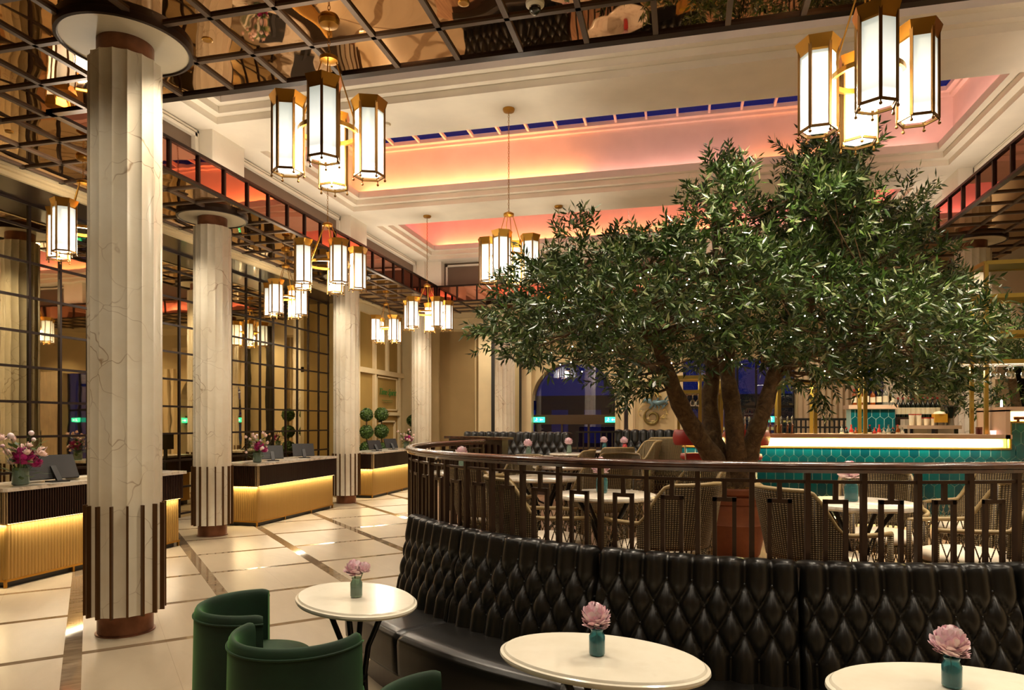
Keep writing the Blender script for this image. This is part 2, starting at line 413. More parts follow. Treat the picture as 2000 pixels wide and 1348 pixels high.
for y in PY:
    b.bb(WX0, -7.0, y-.4, y+.4, ZC+.12, ZS); b.bb(4.75, WX1, y-.4, y+.4, ZC+.12, ZS)
for x in (-6.95, .7, 4.7): b.bb(x-.4, x+.4, 18.45, WY1, ZC+.12, ZS)
def frame_mould(b, axis, c, u0, u1, z0, z1, w=.045, d=.05, sgn=1):
    for (a0, a1, q0, q1) in ((u0, u1, z1-w, z1), (u0, u1, z0, z0+w), (u0, u0+w, z0, z1), (u1-w, u1, z0, z1)):
        if axis == 'x': b.bb(c, c+sgn*d, a0, a1, q0, q1)
        else: b.bb(a0, a1, c, c+sgn*d, q0, q1)
for y0, y1 in zip(PY[:-1], PY[1:]):
    for off, w in ((.0, .035), (.06, .05)):
        frame_mould(b, 'x', WX0, y0+.41+off, y1-.41-off, ZC+.13, ZS-.02-off, w, .05+off*.4)
        frame_mould(b, 'x', WX1, y0+.41+off, y1-.41-off, ZC+.13, ZS-.02-off, w, .05+off*.4, -1)
frame_mould(b, 'y', WY1, -6.5, .28, ZC+.13, ZS-.06, .05, .06, -1); frame_mould(b, 'y', WY1, 1.12, 4.28, ZC+.13, ZS-.06, .05, .06, -1)
struct('trim_5', b, M['plaster'])
# soffit with three coffers
CX0, CX1 = -6.82, 4.53
CO = ((6.55, 9.15), (10.25, 13.65), (14.8, 18.2))
b = MB()
b.bb(WX0, CX0, WY0, WY1, ZS, ZS+.05); b.bb(CX1, WX1, WY0, WY1, ZS, ZS+.05)
ee = [WY0]+[e for c in CO for e in c]+[WY1]
for i in range(0, len(ee), 2): b.bb(CX0, CX1, ee[i], ee[i+1], ZS, ZS+.05)
def ring(b, r0, z0, r1, z1):
    p = [(r0[0], r0[2], z0), (r0[1], r0[2], z0), (r0[1], r0[3], z0), (r0[0], r0[3], z0)]
    q = [(r1[0], r1[2], z1), (r1[1], r1[2], z1), (r1[1], r1[3], z1), (r1[0], r1[3], z1)]
    b.add(p+q, [(i, (i+1) % 4, 4+(i+1) % 4, 4+i) for i in range(4)])
def inset(r, d): return (r[0]+d, r[1]-d, r[2]+d, r[3]-d)
cv = MB()
ZL, ZT = 6.63, 7.53
for (y0, y1) in CO:
    r = (CX0, CX1, y0, y1)
    seq = [(0, ZS+.05), (0, 6.40), (.12, 6.40), (.12, 6.50), (.24, 6.50), (.24, ZL), (.21, ZL), (.21, 6.54), (-.10, 6.54)]
    for (d0, z0), (d1, z1) in zip(seq[:-1], seq[1:]): ring(b, inset(r, d0), z0, inset(r, d1), z1)
    seq = [(-.10, 6.54), (-.10, ZT), (-.02, ZT), (-.02, ZT+.05), (.06, ZT+.06), (.06, ZT+.14)]
    for (d0, z0), (d1, z1) in zip(seq[:-1], seq[1:]): ring(cv, inset(r, d0), z0, inset(r, d1), z1)
struct('ceiling.001', b, M['plaster'])
struct('ceiling.002', cv, M['cove'])
g = MB(); fr = MB()
for (y0, y1) in CO:
    g.bb(CX0+.05, CX1-.05, y0+.05, y1-.05, ZT+.15, ZT+.16)
    x = CX0+.35
    while x < CX1: fr.bb(x-.02, x+.02, y0+.05, y1-.05, ZT+.08, ZT+.15); x += .58
    fr.bb(CX0+.05, CX1-.05, (y0+y1)/2-.02, (y0+y1)/2+.02, ZT+.08, ZT+.15)
sg = M['winglass'].copy(); sg.name = 'skylight_glass'; sg.node_tree.nodes['Mix Shader'].inputs[0].default_value = .05; struct('window_1', g, sg); struct('trim_6', fr, M['cove'])
# LED strips lying in the coffer troughs (warm orange, some runs dimmer and redder)
def cove_led(x0, x1, y, col, e, ry):
    lamp('AREA', ((x0+x1)/2, y, 6.60), e*(x1-x0), col, x1-x0, .05, (pi+ry, 0, 0), name='cove_led')
def cove_led_x(x, y0, y1, col, e, ry):
    lamp('AREA', (x, (y0+y1)/2, 6.60), e*(y1-y0), col, .05, y1-y0, (pi, ry, 0), name='cove_led')
OR, RD, PK = (1, .30, .10), (1, .10, .06), (1, .50, .40)
ORY = (1, .36, .13)
E1 = 5.8
cove_led(-6.6, -1.9, 13.62, ORY, E1*1.25, R(-12)); cove_led(-1.9, 1.2, 13.62, PK, E1*.28, R(-12)); cove_led(1.2, 2.6, 13.62, OR, E1*.5, R(-12)); cove_led(2.6, 4.2, 13.62, PK, E1*.25, R(-12))
cove_led_x(-6.79, 10.5, 13.4, OR, E1*.9, R(12)); cove_led_x(4.50, 10.5, 13.4, PK, E1*.6, R(-12)); cove_led(-6.6, 4.3, 10.28, PK, E1*.55, R(12))
cove_led(-6.6, 1.4, 18.17, (1, .26, .10), E1*1.0, R(-12)); cove_led(1.4, 4.3, 18.17, (1, .3, .26), E1*.6, R(-12))
cove_led_x(-6.79, 15.0, 18.0, (1, .16, .16), E1*.7, R(12)); cove_led_x(4.50, 15.0, 18.0, RD, E1*.7, R(-12)); cove_led(-6.6, 4.3, 14.83, (1, .3, .22), E1*.6, R(12))
cove_led(-6.6, 4.3, 9.12, PK, E1*.3, R(-12))

# left wall: cornice, dark glossy soffit, recessed antique mirror in a bronze grid, then the panelled end
YM = 16.94; XM = -9.2
b = MB().bb(XM-.2, XM-.02, YN, YM+.1, 0, ZC); b.bb(XM, XL-.02, YM, YF, 0, ZC)
struct('wall_left', b, M['panelwall'])
struct('wall_left_mirror', MB().bb(XM-.02, XM, YN, YM, .0, 4.98), M['wall_mirror'])
b = MB(); gw = .036
y = YM-.01
while y > YN:
    b.bb(XM, XM+.022, y-gw/2, y+gw/2, 0, 4.98); y -= .517
z = 4.98-.36
while z > 0:
    b.bb(XM, XM+.02, YN, YM, z-gw/2, z+gw/2); z -= .505
b.bb(XM, XM+.03, YN, YM, 4.94, 4.98)
struct('trim_7', b, M['bronze_dark'])
struct('trim_8', MB().bb(XM, XL-.0, YN, YM, 4.98, 5.02), M['espresso'])
b = MB().bb(XL-.02, XL+.03, YN, YF, 4.97, 5.03); b.bb(XL-.02, XL+.09, YN, YF, 5.03, 5.06); b.bb(XL-.02, XL+.13, YN, YF, 5.06, 5.10)
struct('trim_9', b, M['whitewood'])
# panelled end of the left wall
b = MB(); X = XL
def rail(y0, y1, z0, z1, d=.06): b.bb(XL-.02, XL+d, y0, y1, z0, z1)
vs = (15.75, 17.05, 18.15, 19.02, 19.92, 20.15)
rail(YM, YM+.2, 0, 4.98, .08)
for y in vs[2:5]: rail(y-.06, y+.06, 3.25, 4.98)
for y in (18.15, 19.92): rail(y-.06, y+.06, 0, 3.2)
rail(YM, YF, 3.16, 3.30, .07); rail(YM, YF, 4.80, 4.98, .07); rail(18.1, 19.95, 2.0, 2.1, .07)
rail(YM, YF, 0, .25, .07); rail(YM, 18.1, .9, 1.0, .07)
frame_mould(b, 'x', XL-.02, 18.3, 19.8, 2.15, 3.12, .04, .05)
frame_mould(b, 'x', XL-.02, 18.5, 19.6, .35, 1.85, .05, .07)
struct('trim_10', b, M['whitewood'])

# far wall with its arch, panels and glazed bays
AW0, AW1 = -4.33, -1.88; ac = (AW0+AW1)/2; ar = (AW1-AW0)/2; zsp = 2.45
b = MB()
def wallbox(x0, x1, z0, z1, d=.25): b.bb(x0, x1, YF, YF+d, z0, z1)
wallbox(XL-.2, AW0, 0, ZC)
n = 24; up = []
for i in range(n):
    a0 = pi-pi*i/n; a1 = pi-pi*(i+1)/n
    xa, za = ac+ar*cos(a0), zsp+ar*.92*sin(a0); xb, zb = ac+ar*cos(a1), zsp+ar*.92*sin(a1)
    b.add([(xa, YF, za), (xb, YF, zb), (xb, YF, ZC), (xa, YF, ZC), (xa, YF+.6, za), (xb, YF+.6, zb), (xb, YF+.6, ZC), (xa, YF+.6, ZC)],
          [(0, 1, 2, 3), (7, 6, 5, 4), (0, 4, 5, 1)])
wallbox(AW1, -1.72, 0, ZC, .6); wallbox(-1.45, .0, 0, ZC); wallbox(-1.72, -1.45, 3.2, ZC); wallbox(0, XR+.2, 3.55, ZC); wallbox(3.0, 4.65, 0, 3.55); wallbox(5.9, XR+.2, 0, 3.55)
struct('wall_far', b, M['cream']); struct('wall_far_room', MB().bb(-1.95, -1.2, YF+1.2, YF+1.3, 0, 3.6), M['cream'])
b = MB()
b.bb(-7.2, -6.1, YF-.03, YF, .25, 4.55); b.bb(-6.05, -5.8, YF-.02, YF, .25, 4.55)
tag(struct('wall_far_fabric', b, M['beige_cloth']), 'tall beige fabric panel on the far wall', 'wall'); 
b = MB()
b.bb(XL, AW0-.2, YF-.10, YF, 4.62, 4.75); b.bb(XL, XR, YF-.16, YF, 4.95, 5.1); b.bb(XL, XR, YF-.08, YF, 4.75, 4.95)
b.bb(-5.95, -5.55, YF-.12, YF, 0, 4.9); b.bb(-4.62, AW0, YF-.10, YF, 0, 4.2); b.bb(-4.62, AW1+.2, YF-.08, YF, 4.2, 4.3)
b.bb(-1.72, -1.62, YF-.1, YF, 0, 3.6); b.bb(-1.5, -1.36, YF-.1, YF, 0, 3.6); b.bb(-.16, .02, YF-.1, YF, 0, 3.6)
frame_mould(b, 'y', YF, -1.36, -.16, 1.0, 3.4, .05, .05, -1)
struct('trim_11', b, M['whitewood'])
b = MB().bb(-5.5, -5.36, YF-.3, YF-.1, 0, 4.9); b.bb(-4.66, -4.62, YF-.25, YF-.05, 0, 4.2)
struct('trim_12', b, M['blackwood'])
struct('window_2', MB().bb(AW0, AW1, YF+.45, YF+.46, 0, 3.7), M['winglass'])
b = MB().bb(AW0-.15, AW1+.02, YF+.25, YF+.42, 1.74, 2.02)
for x in (AW0+.02, -3.5, -2.7, AW1-.02): b.bb(x-.03, x+.03, YF+.4, YF+.46, 0, 1.75)
b.bb(AW0, AW1, YF+.4, YF+.46, 1.0, 1.06); struct('trim_13', b, mat('bronze_header', (72, 52, 26), .35, .3))
struct('window_3', MB().bb(0, 3.0, YF+.3, YF+.31, 0, 3.55), M['winglass'])
b = MB()
for x in (.0, .5, 1.0, 1.5, 2.0, 2.5, 3.0): b.bb(x-.03, x+.03, YF+.26, YF+.34, 0, 3.55)
b.bb(0, 3, YF+.26, YF+.34, 2.2, 2.27)
for x in (4.65, 5.25, 5.9): b.bb(x-.04, x+.04, YF+.1, YF+.3, 0, 3.55)
struct('trim_14', b, M['blackwood']); struct('window_4', MB().bb(4.65, 5.9, YF+.2, YF+.21, 0, 3.55), M['winglass'])
b = MB().grid(lambda u, v: (3.02+1.6*u, YF-.12+.03*sin(u*70), .4+3.2*v), 120, 1)
tag(struct('curtain', b, M['curtain'], smooth=True), 'pale pleated curtain hanging beside the far windows behind the bar', 'curtain'); bpy.data.objects['curtain']['kind'] = 'thing'
# night outside
b = MB().bb(-12, 12, 33.6, 34, 0, 3.1)
fa = struct('facade', b, M['night']); fa['kind'] = 'structure'
b = MB()
for i in range(14):
    for j in range(1): b.bb(-11+1.6*i, -10.2+1.6*i, 33.5, 33.6, .8, 2.4)
struct('facade_windows', b, M['nightwin'], parent=None); bpy.data.objects['facade_windows']['kind'] = 'structure'

# right and near walls
b = MB().bb(XR, XR+.2, YN, 11.6, 0, ZC); b.bb(XR, XR+.2, 11.6, 16.2, 3.3, ZC); b.bb(XR, XR+.2, 16.2, YF, 0, ZC)
struct('wall_right', b, M['taupe2'])
struct('wall_near', MB().bb(XL-1, XR+3.2, YN-.2, YN, 0, ZC), M['cream'])
b = MB().bb(XR+3, XR+3.2, 8, YF, 0, 4); b.bb(XR+.2, XR+3, 8, 8.2, 0, 4); b.bb(XR+.2, XR+3, 18.2, 18.4, 0, 4)
struct('wall_back_room', b, mat('blue_grey_wall', (70, 74, 78), .7)); struct('ceiling.003', MB().bb(XR, XR+3.2, 8, 18.4, 3.3, 3.4), M['plaster'])
b = MB()
for y in (11.7, 13.1, 16.1): b.bb(XR-.06, XR+.26, y-.12, y+.12, 0, 3.3)
b.bb(XR-.06, XR+.0, 11.6, 16.2, 3.2, 3.42); b.bb(XR+2.96, XR+3, 12.0, 13.4, .0, 2.4)
struct('trim_15', b, M['whitewood'])

# raised terrace
PC = (.45, 7.05); PR = 3.14; ZP = .53
poly = [(PC[0]+PR*cos(a), PC[1]+PR*sin(a)) for a in [R(-20-i*4) for i in range(0, 46)]]
poly = [(XR-.02, 8.2), (3.9, 8.2)] + [p for p in poly if True]
poly += [(-3.5, 9.75), (-4.7, 12.9), (-3.6, 14.9), (XR-.02, 14.9)]
struct('floor.001', MB().prism(poly, 0.0, ZP), M['plank'])

# ------------------------------------------------------------------ columns
def column(x, y, label, zb=0.0, first=None, group='fluted marble columns round the hall'):
    if first: return dup(first, (x, y, 0), label=label)
    c = thing('marble_column', label, 'column', (x, y, 0), 0, group)
    R0 = .285; N = 16
    def fl(r, a, z):
        q = (a*N/(2*pi)) % 1.0
        return r-(.016*sin(pi*q)**.7 if r > .25 else 0)
    obj('base_drum', MB().lathe([(.232, 0), (.232, .01), (.217, .012), (.217, .2)], 48), M['copper'], c, True, ang=40)
    zs = [.175, .18, 1.08, 1.10, 2.4, 3.6, 4.895, 4.90]
    rs = [.22, R0, R0, R0, R0, R0, R0, .22]
    obj('shaft', MB().lathe(list(zip(rs, zs)), 160, fn=lambda r, a, z: fl(r, a, z) if r > .25 else r), M['marble'], c, True, ang=25)
    for k in range(N):
        a = 2*pi*k/N
        obj('fin', MB().box((cos(a)*.288, sin(a)*.288, .64), (.055, .017, .93), a), M['fin'], c)
    obj('collar', MB().lathe([(.222, 4.895), (.222, 5.07)], 48), M['copper'], c, True, ang=40)
    obj('ceiling_disc', MB().lathe([(.2, 5.055), (.50, 5.05), (.505, 5.06), (.505, 5.1)], 64), M['disc'], c, True, ang=40)
    obj('disc_ring', MB().lathe([(.495, 5.045), (.505, 5.035), (.53, 5.04), (.535, 5.1), (.5, 5.1)], 64, cap=False), M['bronze_dark'], c, True, ang=40)
    return c
col0 = column(-4.67, 5.05, 'large fluted marble column nearest the camera, left of the green chairs')
column(-7.29, 9.67, 'fluted marble column between the nearest reception desk and the middle desk', first=col0)
column(-7.31, 14.27, 'fluted marble column between the middle reception desk and the farthest desk', first=col0)
column(-7.3, 18.87, 'fluted marble column beside the farthest desk and its bouquet', first=col0)
column(-4.8, 18.8, 'fluted marble column on the far side, left of the arched window', first=col0)
column(5.1, 14.2, 'fluted marble column seen through the tree behind the right end of the bar', first=col0)
column(5.1, 18.8, 'far marble column mostly hidden by the tree crown behind the bar', first=col0)
column(5.1, 9.67, 'marble column at the right side of the hall beyond the tall bar end', first=col0)

# ------------------------------------------------------------------ chandeliers
HEX = [(cos(R(60*k)), sin(R(60*k))) for k in range(6)]
def hexring(b, r0, r1, z0, z1):
    vs = [(x*r, y*r, z) for z in (z0, z1) for r in (r0, r1) for x, y in HEX]; fs = []
    for k in range(6):
        n = (k+1) % 6; A, B, C_, D = k, 6+k, 12+k, 18+k; a, b2, c2, d2 = n, 6+n, 12+n, 18+n
        fs += [(B, b2, d2, D), (a, A, C_, c2), (A, a, b2, B), (D, d2, c2, C_)]
    b.add(vs, fs)
def lantern_meshes():
    fr = MB()
    for x, y in HEX:
        fr.box((x*.126, y*.126, -.325), (.014, .02, .60), atan2(y, x)); fr.sph((x*.128, y*.128, -.655), .011, 8, 6); fr.box((x*.128, y*.128, -.636), (.008, .008, .025))
    hexring(fr, .118, .132, -.628, -.612)
    cp = MB(); cp.add([(x*.152, y*.152, .0) for x, y in HEX]+[(x*.126, y*.126, -.085) for x, y in HEX]+[(x*.126, y*.126, -.1) for x, y in HEX],
        [(0, 1, 2, 3, 4, 5)]+[(k, 6+k, 6+(k+1) % 6, (k+1) % 6) for k in range(6)]+[(6+k, 12+k, 12+(k+1) % 6, 6+(k+1) % 6) for k in range(6)])
    gl = MB(); gl.add([(x*.117, y*.117, -.09) for x, y in HEX]+[(x*.117, y*.117, -.60) for x, y in HEX]+[(x*.09, y*.09, -.555) for x, y in HEX],
        [(0, 1, 2, 3, 4, 5)]+[(k, 6+k, 6+(k+1) % 6, (k+1) % 6) for k in range(6)]+[(6+k, 12+k, 12+(k+1) % 6, 6+(k+1) % 6) for k in range(6)]+[(12, 13, 14, 15, 16, 17)])
    return fr.mesh('lantern_frame'), cp.mesh('lantern_cap'), gl.mesh('opal_shade')
LM = lantern_meshes()
ZLT = 4.46      # top of every lantern
CH_E = 50
def chandelier(x, y, zc, n, r, a0, label, group=None, en=1.0):
    c = thing('chandelier', label, 'chandelier', (x, y, zc), 0, group)
    zl = ZLT-zc; zr = zl-.28; zh = zl+.33
    obj('ceiling_rose', MB().lathe([(.0001, 0), (.085, 0), (.088, -.012), (.075, -.04), (.02, -.05), (.0001, -.055)], 24), M['brass'], c, True, ang=40)
    ch = MB(); z = -.05; k = 0
    while z > zh+.02:
        pts = [(.011*cos(t)*(1 if k % 2 else 0), .011*cos(t)*(0 if k % 2 else 1), z-.022+.022*sin(t)) for t in [2*pi*i/8 for i in range(8)]]
        ch.tube(pts, .0032, 4, closed=True); z -= .037; k += 1
    obj('chain', ch, M['brass'], c)
    hb = MB().lathe([(.0001, zh+.03), (.03, zh+.03), (.075, zh+.005), (.075, zh-.025), (.03, zh-.04), (.0001, zh-.04)], 24)
    obj('hub', hb, M['brass'], c, True, ang=40)
    q = r*.72
    obj('ring', MB().lathe([(q-.012, zr-.018), (q+.012, zr-.018), (q+.012, zr+.018), (q-.012, zr+.018), (q-.012, zr-.018)], 48, cap=False), M['brass'], c)
    for k in range(n):
        a = a0+2*pi*k/n; ca, sa = cos(a), sin(a)
        obj('rod', MB().tube([(ca*.06, sa*.06, zh-.03), (ca*q, sa*q, zr+.02)], .006, 6), M['brass'], c)
        obj('arm', MB().bar((ca*q, sa*q, zr), (ca*(r-.11), sa*(r-.11), zr), .03, .03), M['brass'], c)
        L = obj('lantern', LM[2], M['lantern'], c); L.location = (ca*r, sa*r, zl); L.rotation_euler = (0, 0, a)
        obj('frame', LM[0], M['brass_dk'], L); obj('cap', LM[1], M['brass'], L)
    lamp('POINT', (0, 0, zl-.45), CH_E*en*n/4, (1, .87, .68), .14, parent=c, name='chandelier_light')
    return c
CA = TH
chandelier(-2.82, 5.2, ZC, 4, .325, CA+R(8), 'large four-lantern brass chandelier hanging under the mirrored ceiling, upper left')
chandelier(1.234, 5.23, ZC, 4, .31, CA-R(17), 'large four-lantern brass chandelier at the upper right above the tree')
chandelier(-5.2, 9.55, ZS, 5, .445, CA+R(17), 'five-lantern brass chandelier in front of the third column')
chandelier(-2.42, 9.7, ZS, 4, .32, CA-R(17), 'four-lantern chandelier on a long chain at the left tip of the tree crown')
chandelier(-5.4, 14.3, ZS, 5, .445, CA+R(17), 'small-looking five-lantern chandelier in front of the beige fabric wall')
chandelier(-2.5, 14.3, ZS, 4, .32, CA-R(10), 'chandelier with its lanterns hidden in the tree crown, chain right of the sprig')
chandelier(-7.36, 11.9, ZC, 4, .33, CA-R(14), 'four-lantern chandelier hanging low above the middle reception desk')
chandelier(-7.25, 16.3, ZC, 4, .32, CA+R(45), 'chandelier showing two lanterns above the farthest reception desk')
chandelier(-7.24, 7.15, ZC, 4, .33, CA-R(5), 'chandelier partly hidden behind the nearest column above the first desk')

# ------------------------------------------------------------------ downlights in the mirrored ceiling
dl0 = None
DL = [(-3.98, 5.21, 'by the nearest column disc'), (-7.42, 6.32, 'at the far left'), (-1.67, 5.23, 'left of the dome camera'),
      (-7.44, 10.73, 'just right of the second column'), (5.04, 13.23, 'above the right end of the bar'), (-7.42, 13.2, 'above the middle desk'),
      (-7.42, 15.3, 'above the farthest desk'), (-6.9, 17.6, 'near the far corner'), (-3.2, 18.9, 'in front of the arched window'), (-.9, 18.9, 'in front of the relief panel'),
      (-7.42, 8.5, 'over the nearest desk'), (2.8, 18.9, 'by the pale curtain'), (5.1, 11.4, 'beyond the tall bar end')]
for i, (x, y, w) in enumerate(DL):
    lab = 'small round recessed ceiling downlight '+w
    if dl0 is None:
        dl0 = c = thing('downlight', lab, 'downlight', (x, y, ZC), 0, 'downlights in the mirrored ceiling')
        obj('trim_ring', MB().lathe([(.03, -.006), (.045, -.008), (.048, 0), (.03, 0)], 20), M['brass'], c, True)
        obj('lens', MB().lathe([(.0001, -.004), (.03, -.004)], 16), M['white_glow'], c)
    else:
        c = dup(dl0, (x, y, ZC), label=lab)
    lamp('SPOT', (x, y, ZC-.03), 112, WARM, .08, spot=R(110), blend=.7, name='downlight_lamp')
# unseen fill downlights added behind and above the camera
for x, y in ((-6.5, 2.6), (-4.2, 2.2), (-1.5, 2.4), (-.2, 3.1), (2.2, 2.8), (-1.4, .4), (-4.6, 3.7), (1.4, 1.4), (3.6, 4.4), (.9, 4.9)):
    lab = 'added recessed ceiling downlight above the foreground seating'
    dup(dl0, (x, y, ZC), label=lab)
    lamp('SPOT', (x, y, ZC-.03), 74, WARM, .15, spot=R(130), blend=.9, name='downlight_lamp')

for x, y in ((5.35, 1.0), (5.35, 3.4), (5.35, 5.8), (5.35, 8.2), (5.35, 16.5), (-5.4, 19.2)):  # added fill downlights; the right-hand ones brighten the wall mirror's reflection
    dup(dl0, (x, y, ZC), label='added recessed ceiling downlight along the side aisle')
    lamp('SPOT', (x, y, ZC-.03), 150, WARM, .1, spot=R(125), blend=.9, name='downlight_lamp')
for x, y in ((.4, 5.4), (2.3, 5.5), (3.6, 5.6), (4.0, 3.0)):  # out-of-view lamps added to brighten the chairs at the terrace front
    dup(dl0, (x, y, ZC), label='added recessed ceiling downlight above the front of the terrace')
    lamp('SPOT', (x, y, ZC-.03), 200, WARM, .12, spot=R(95), blend=.9, name='downlight_lamp')
# unseen spotlights added on the coffers' near side walls to brighten the terrace
for (x, y) in ((-3.2, 6.49), (-.9, 6.49), (1.1, 6.49), (3.1, 6.49), (-4.0, 10.19), (-1.6, 10.19), (.8, 10.19), (3.0, 10.19)):
    c = dup(dl0, (x, y, 7.0), label='small added spotlight on the hidden near side of a ceiling coffer', group='added spotlights inside the coffers'); c.rotation_euler = (R(90), 0, 0)
    lamp('SPOT', (x, y+.06, 6.97), 330, (1, .89, .72), .08, spot=R(85), blend=.8, rot=(R(22), 0, 0), name='added_coffer_spot')
# dome camera
c = thing('dome_camera', 'white dome security camera with a dark glass bowl on the ceiling', 'camera', at(1045, 6, ZC))
obj('housing', MB().lathe([(.0001, 0), (.075, 0), (.072, -.02), (.05, -.035), (.0001, -.035)], 28), M['disc'], c, True, ang=40)
obj('dome', MB().sph((0, 0, -.045), .048, 20, 12), mat('smoked_dome', (20, 20, 18), .05, coat=1), c, True)
c = thing('smoke_detector', 'small round white detector on the soffit between the lanterns', 'detector', at(755, 242, ZS))
obj('detector_body', MB().lathe([(.0001, -.03), (.05, -.03), (.065, -.01), (.065, 0), (.0001, 0)], 20), M['disc'], c, True, ang=40)

# ------------------------------------------------------------------ reception desks
def desk(y0, y1, label, first=None):
    L = y1-y0; x1, x0 = 0.0, -.78; yc = 0
    if first: return dup(first, (-7.05, (y0+y1)/2, 0), label=label)
    c = thing('reception_desk', label, 'desk', (-7.05, (y0+y1)/2, 0), 0, 'gold fluted reception desks')
    h = L/2; ch = .10
    def outline(o, cc): # rounded front corners
        pts = [(x0, -h-o), (x1+o-cc, -h-o), (x1+o, -h-o+cc), (x1+o, h+o-cc), (x1+o-cc, h+o), (x0, h+o)]
        return pts
    obj('worktop', MB().prism(outline(.02, .03), 1.05, 1.09), M['marbletop'], c)
    ap = MB().prism(outline(-.02, .03), .70, 1.045)
    n = int(L/.034)
    for i in range(n): ap.bb(x1-.02, x1, -h+.05+i*(L-.1)/n+.004, -h+.05+(i+1)*(L-.1)/n-.012, .70, 1.045)
    for i in range(18): ap.bb(x0+.06+i*.036, x0+.06+i*.036+.022, -h, -h+.02, .70, 1.045)
    obj('apron', ap, M['espresso'], c)
    tr = MB()
    for (u, v) in ((-.055, 0), (-.02, 0), (0, .0), (0, .03)):
        tr.box((x1-.012+u*.9, -h+v, .872), (.012, .012, .345))
    obj('corner_trim', tr, M['champagne'], c)
    fl = MB(); d = .07
    fx = x1-d
    n2 = int((L-2*d)/.042)*6
    fl.grid(lambda u, v: (fx+.010*abs(sin(pi*u*n2/6)), -h+d+u*(L-2*d), .09+v*.60), n2, 1)
    n3 = int(.68/.042)*6
    fl.grid(lambda u, v: (x0+.03+u*(fx-x0-.03), -h+d-.010*abs(sin(pi*u*n3/6)), .09+v*.60), n3, 1)
    fl.bb(x0+.03, fx-.01, -h+d+.01, h-d, .09, .69)
    obj('fluted_panel', fl, M['gold_flute'], c, True, ang=50)
    obj('plinth', MB().bb(x0+.05, fx-.04, -h+d+.05, h-d-.05, 0, .09), M['blackwood'], c)
    rl = MB().bb(fx-.01, fx+.015, -h+d-.015, h-d+.015, .065, .09); rl.bb(x0, fx, -h+d-.015, -h+d+.01, .065, .09)
    obj('bottom_rail', rl, M['brass'], c)
    for (u, v) in ((fx-.01, -h+d), (fx-.01, -h/3), (fx-.01, h/3), (fx-.01, h-d)):
        obj('foot', MB().box((u, v, .033), (.025, .025, .066)), M['brass'], c)
    obj('led_strip', MB().bb(fx+.018, fx+.03, -h+d, h-d, .692, .699), M['led'], c)
    return c
D0 = desk(5.96, 8.76, 'gold fluted reception desk at the far left, half hidden by the nearest column')
desk(10.56, 13.36, 'middle gold fluted reception desk between the second and third columns', D0)
desk(15.16, 17.96, 'farthest gold fluted reception desk beside the third column', D0)
for yc_ in (7.36, 11.96, 16.56):
    lamp('AREA', (-7.07, yc_, .685), 13, (1, .86, .62), .05, 2.6, (0, R(-6), 0), name='desk_led')
    lamp('AREA', (-7.4, yc_-1.36, .685), 6, (1, .80, .46), .6, .05, (R(-8), 0, 0), name='desk_led')

# monitors and laptops on the desks
def monitor(loc, rz, label, w=.42, hgt=.27, tilt=28, screen=False):
    c = thing('monitor', label, 'monitor', loc, rz)
    t_ = R(tilt)
    def P(u, v, o): return (u, -sin(t_)*v+o*cos(t_), .03+cos(t_)*v+o*sin(t_))
    b = MB(); V = [P(u, v, o) for o in (0, .025) for (u, v) in ((-w/2, 0), (w/2, 0), (w/2, hgt), (-w/2, hgt))]
    b.add(V, [(3, 2, 1, 0), (4, 5, 6, 7), (0, 1, 5, 4), (1, 2, 6, 5), (2, 3, 7, 6), (3, 0, 4, 7)]); obj('housing', b, M['plastic'], c)
    st = MB().box((0, .06, .008), (.2, .16, .016)); st.bar((0, .1, .01), P(0, hgt*.5, .03), .06, .03); obj('stand', st, M['plastic'], c)
    b = MB(); b.add([P(u, v, -.002) for (u, v) in ((-w/2+.012, .012), (w/2-.012, .012), (w/2-.012, hgt-.012), (-w/2+.012, hgt-.012))], [(3, 2, 1, 0)]); obj('screen', b, M['blackwood'], c)
    bd = MB().lathe([(.0001, 0), (.016, 0)], 16, P(0, hgt*.45, .0262)); bd = MB(); p0 = P(0, hgt*.42, .027)
    bd.add([tuple(Vector(p0)+Vector((.016*cos(a), -sin(t_)*.016*sin(a), cos(t_)*.016*sin(a)))) for a in [2*pi*i/14 for i in range(14)]], [tuple(range(14))]); obj('badge', bd, M['chrome'], c)
    return c
ZD = 1.09
def deskpt(px, py): return at(px, py, ZD)
monitor((-7.30, 6.80, ZD), R(-104), 'black monitor turned away beside the big bouquet on the nearest desk', .56, .31)
monitor((-7.36, 11.45, ZD), R(-138), 'grey monitor beside the bouquet on the middle desk', .40, .27)
monitor((-7.36, 12.55, ZD), R(-138), 'grey monitor at the right part of the middle desk', .42, .27)
monitor((-7.38, 15.95, ZD), R(-125), 'tilted monitor at the left end of the farthest desk', .36, .25)
monitor((-7.38, 16.95, ZD), R(-125), 'tilted monitor in the middle of the farthest desk', .36, .27)
c = thing('card_stack', 'stack of papers on the nearest desk beside its black monitor', 'papers', (-7.3, 7.2, ZD)); obj('sheets', MB().box((0, 0, .015), (.22, .3, .03)), M['disc'], c)
c = thing('digital_picture', 'small display showing a blue landscape behind the middle desk bouquet', 'screen', (-8.6, 11.6, 0))
obj('panel', MB().box((0, 0, 1.42), (.03, .42, .3)), M['plastic'], c); obj('picture', MB().box((.017, 0, 1.42), (.004, .39, .27)), M['screen'], c); obj('post', MB().box((0, 0, .64), (.05, .05, 1.28)), M['plastic'], c); obj('foot_plate', MB().box((0, 0, .01), (.3, .3, .02)), M['plastic'], c)

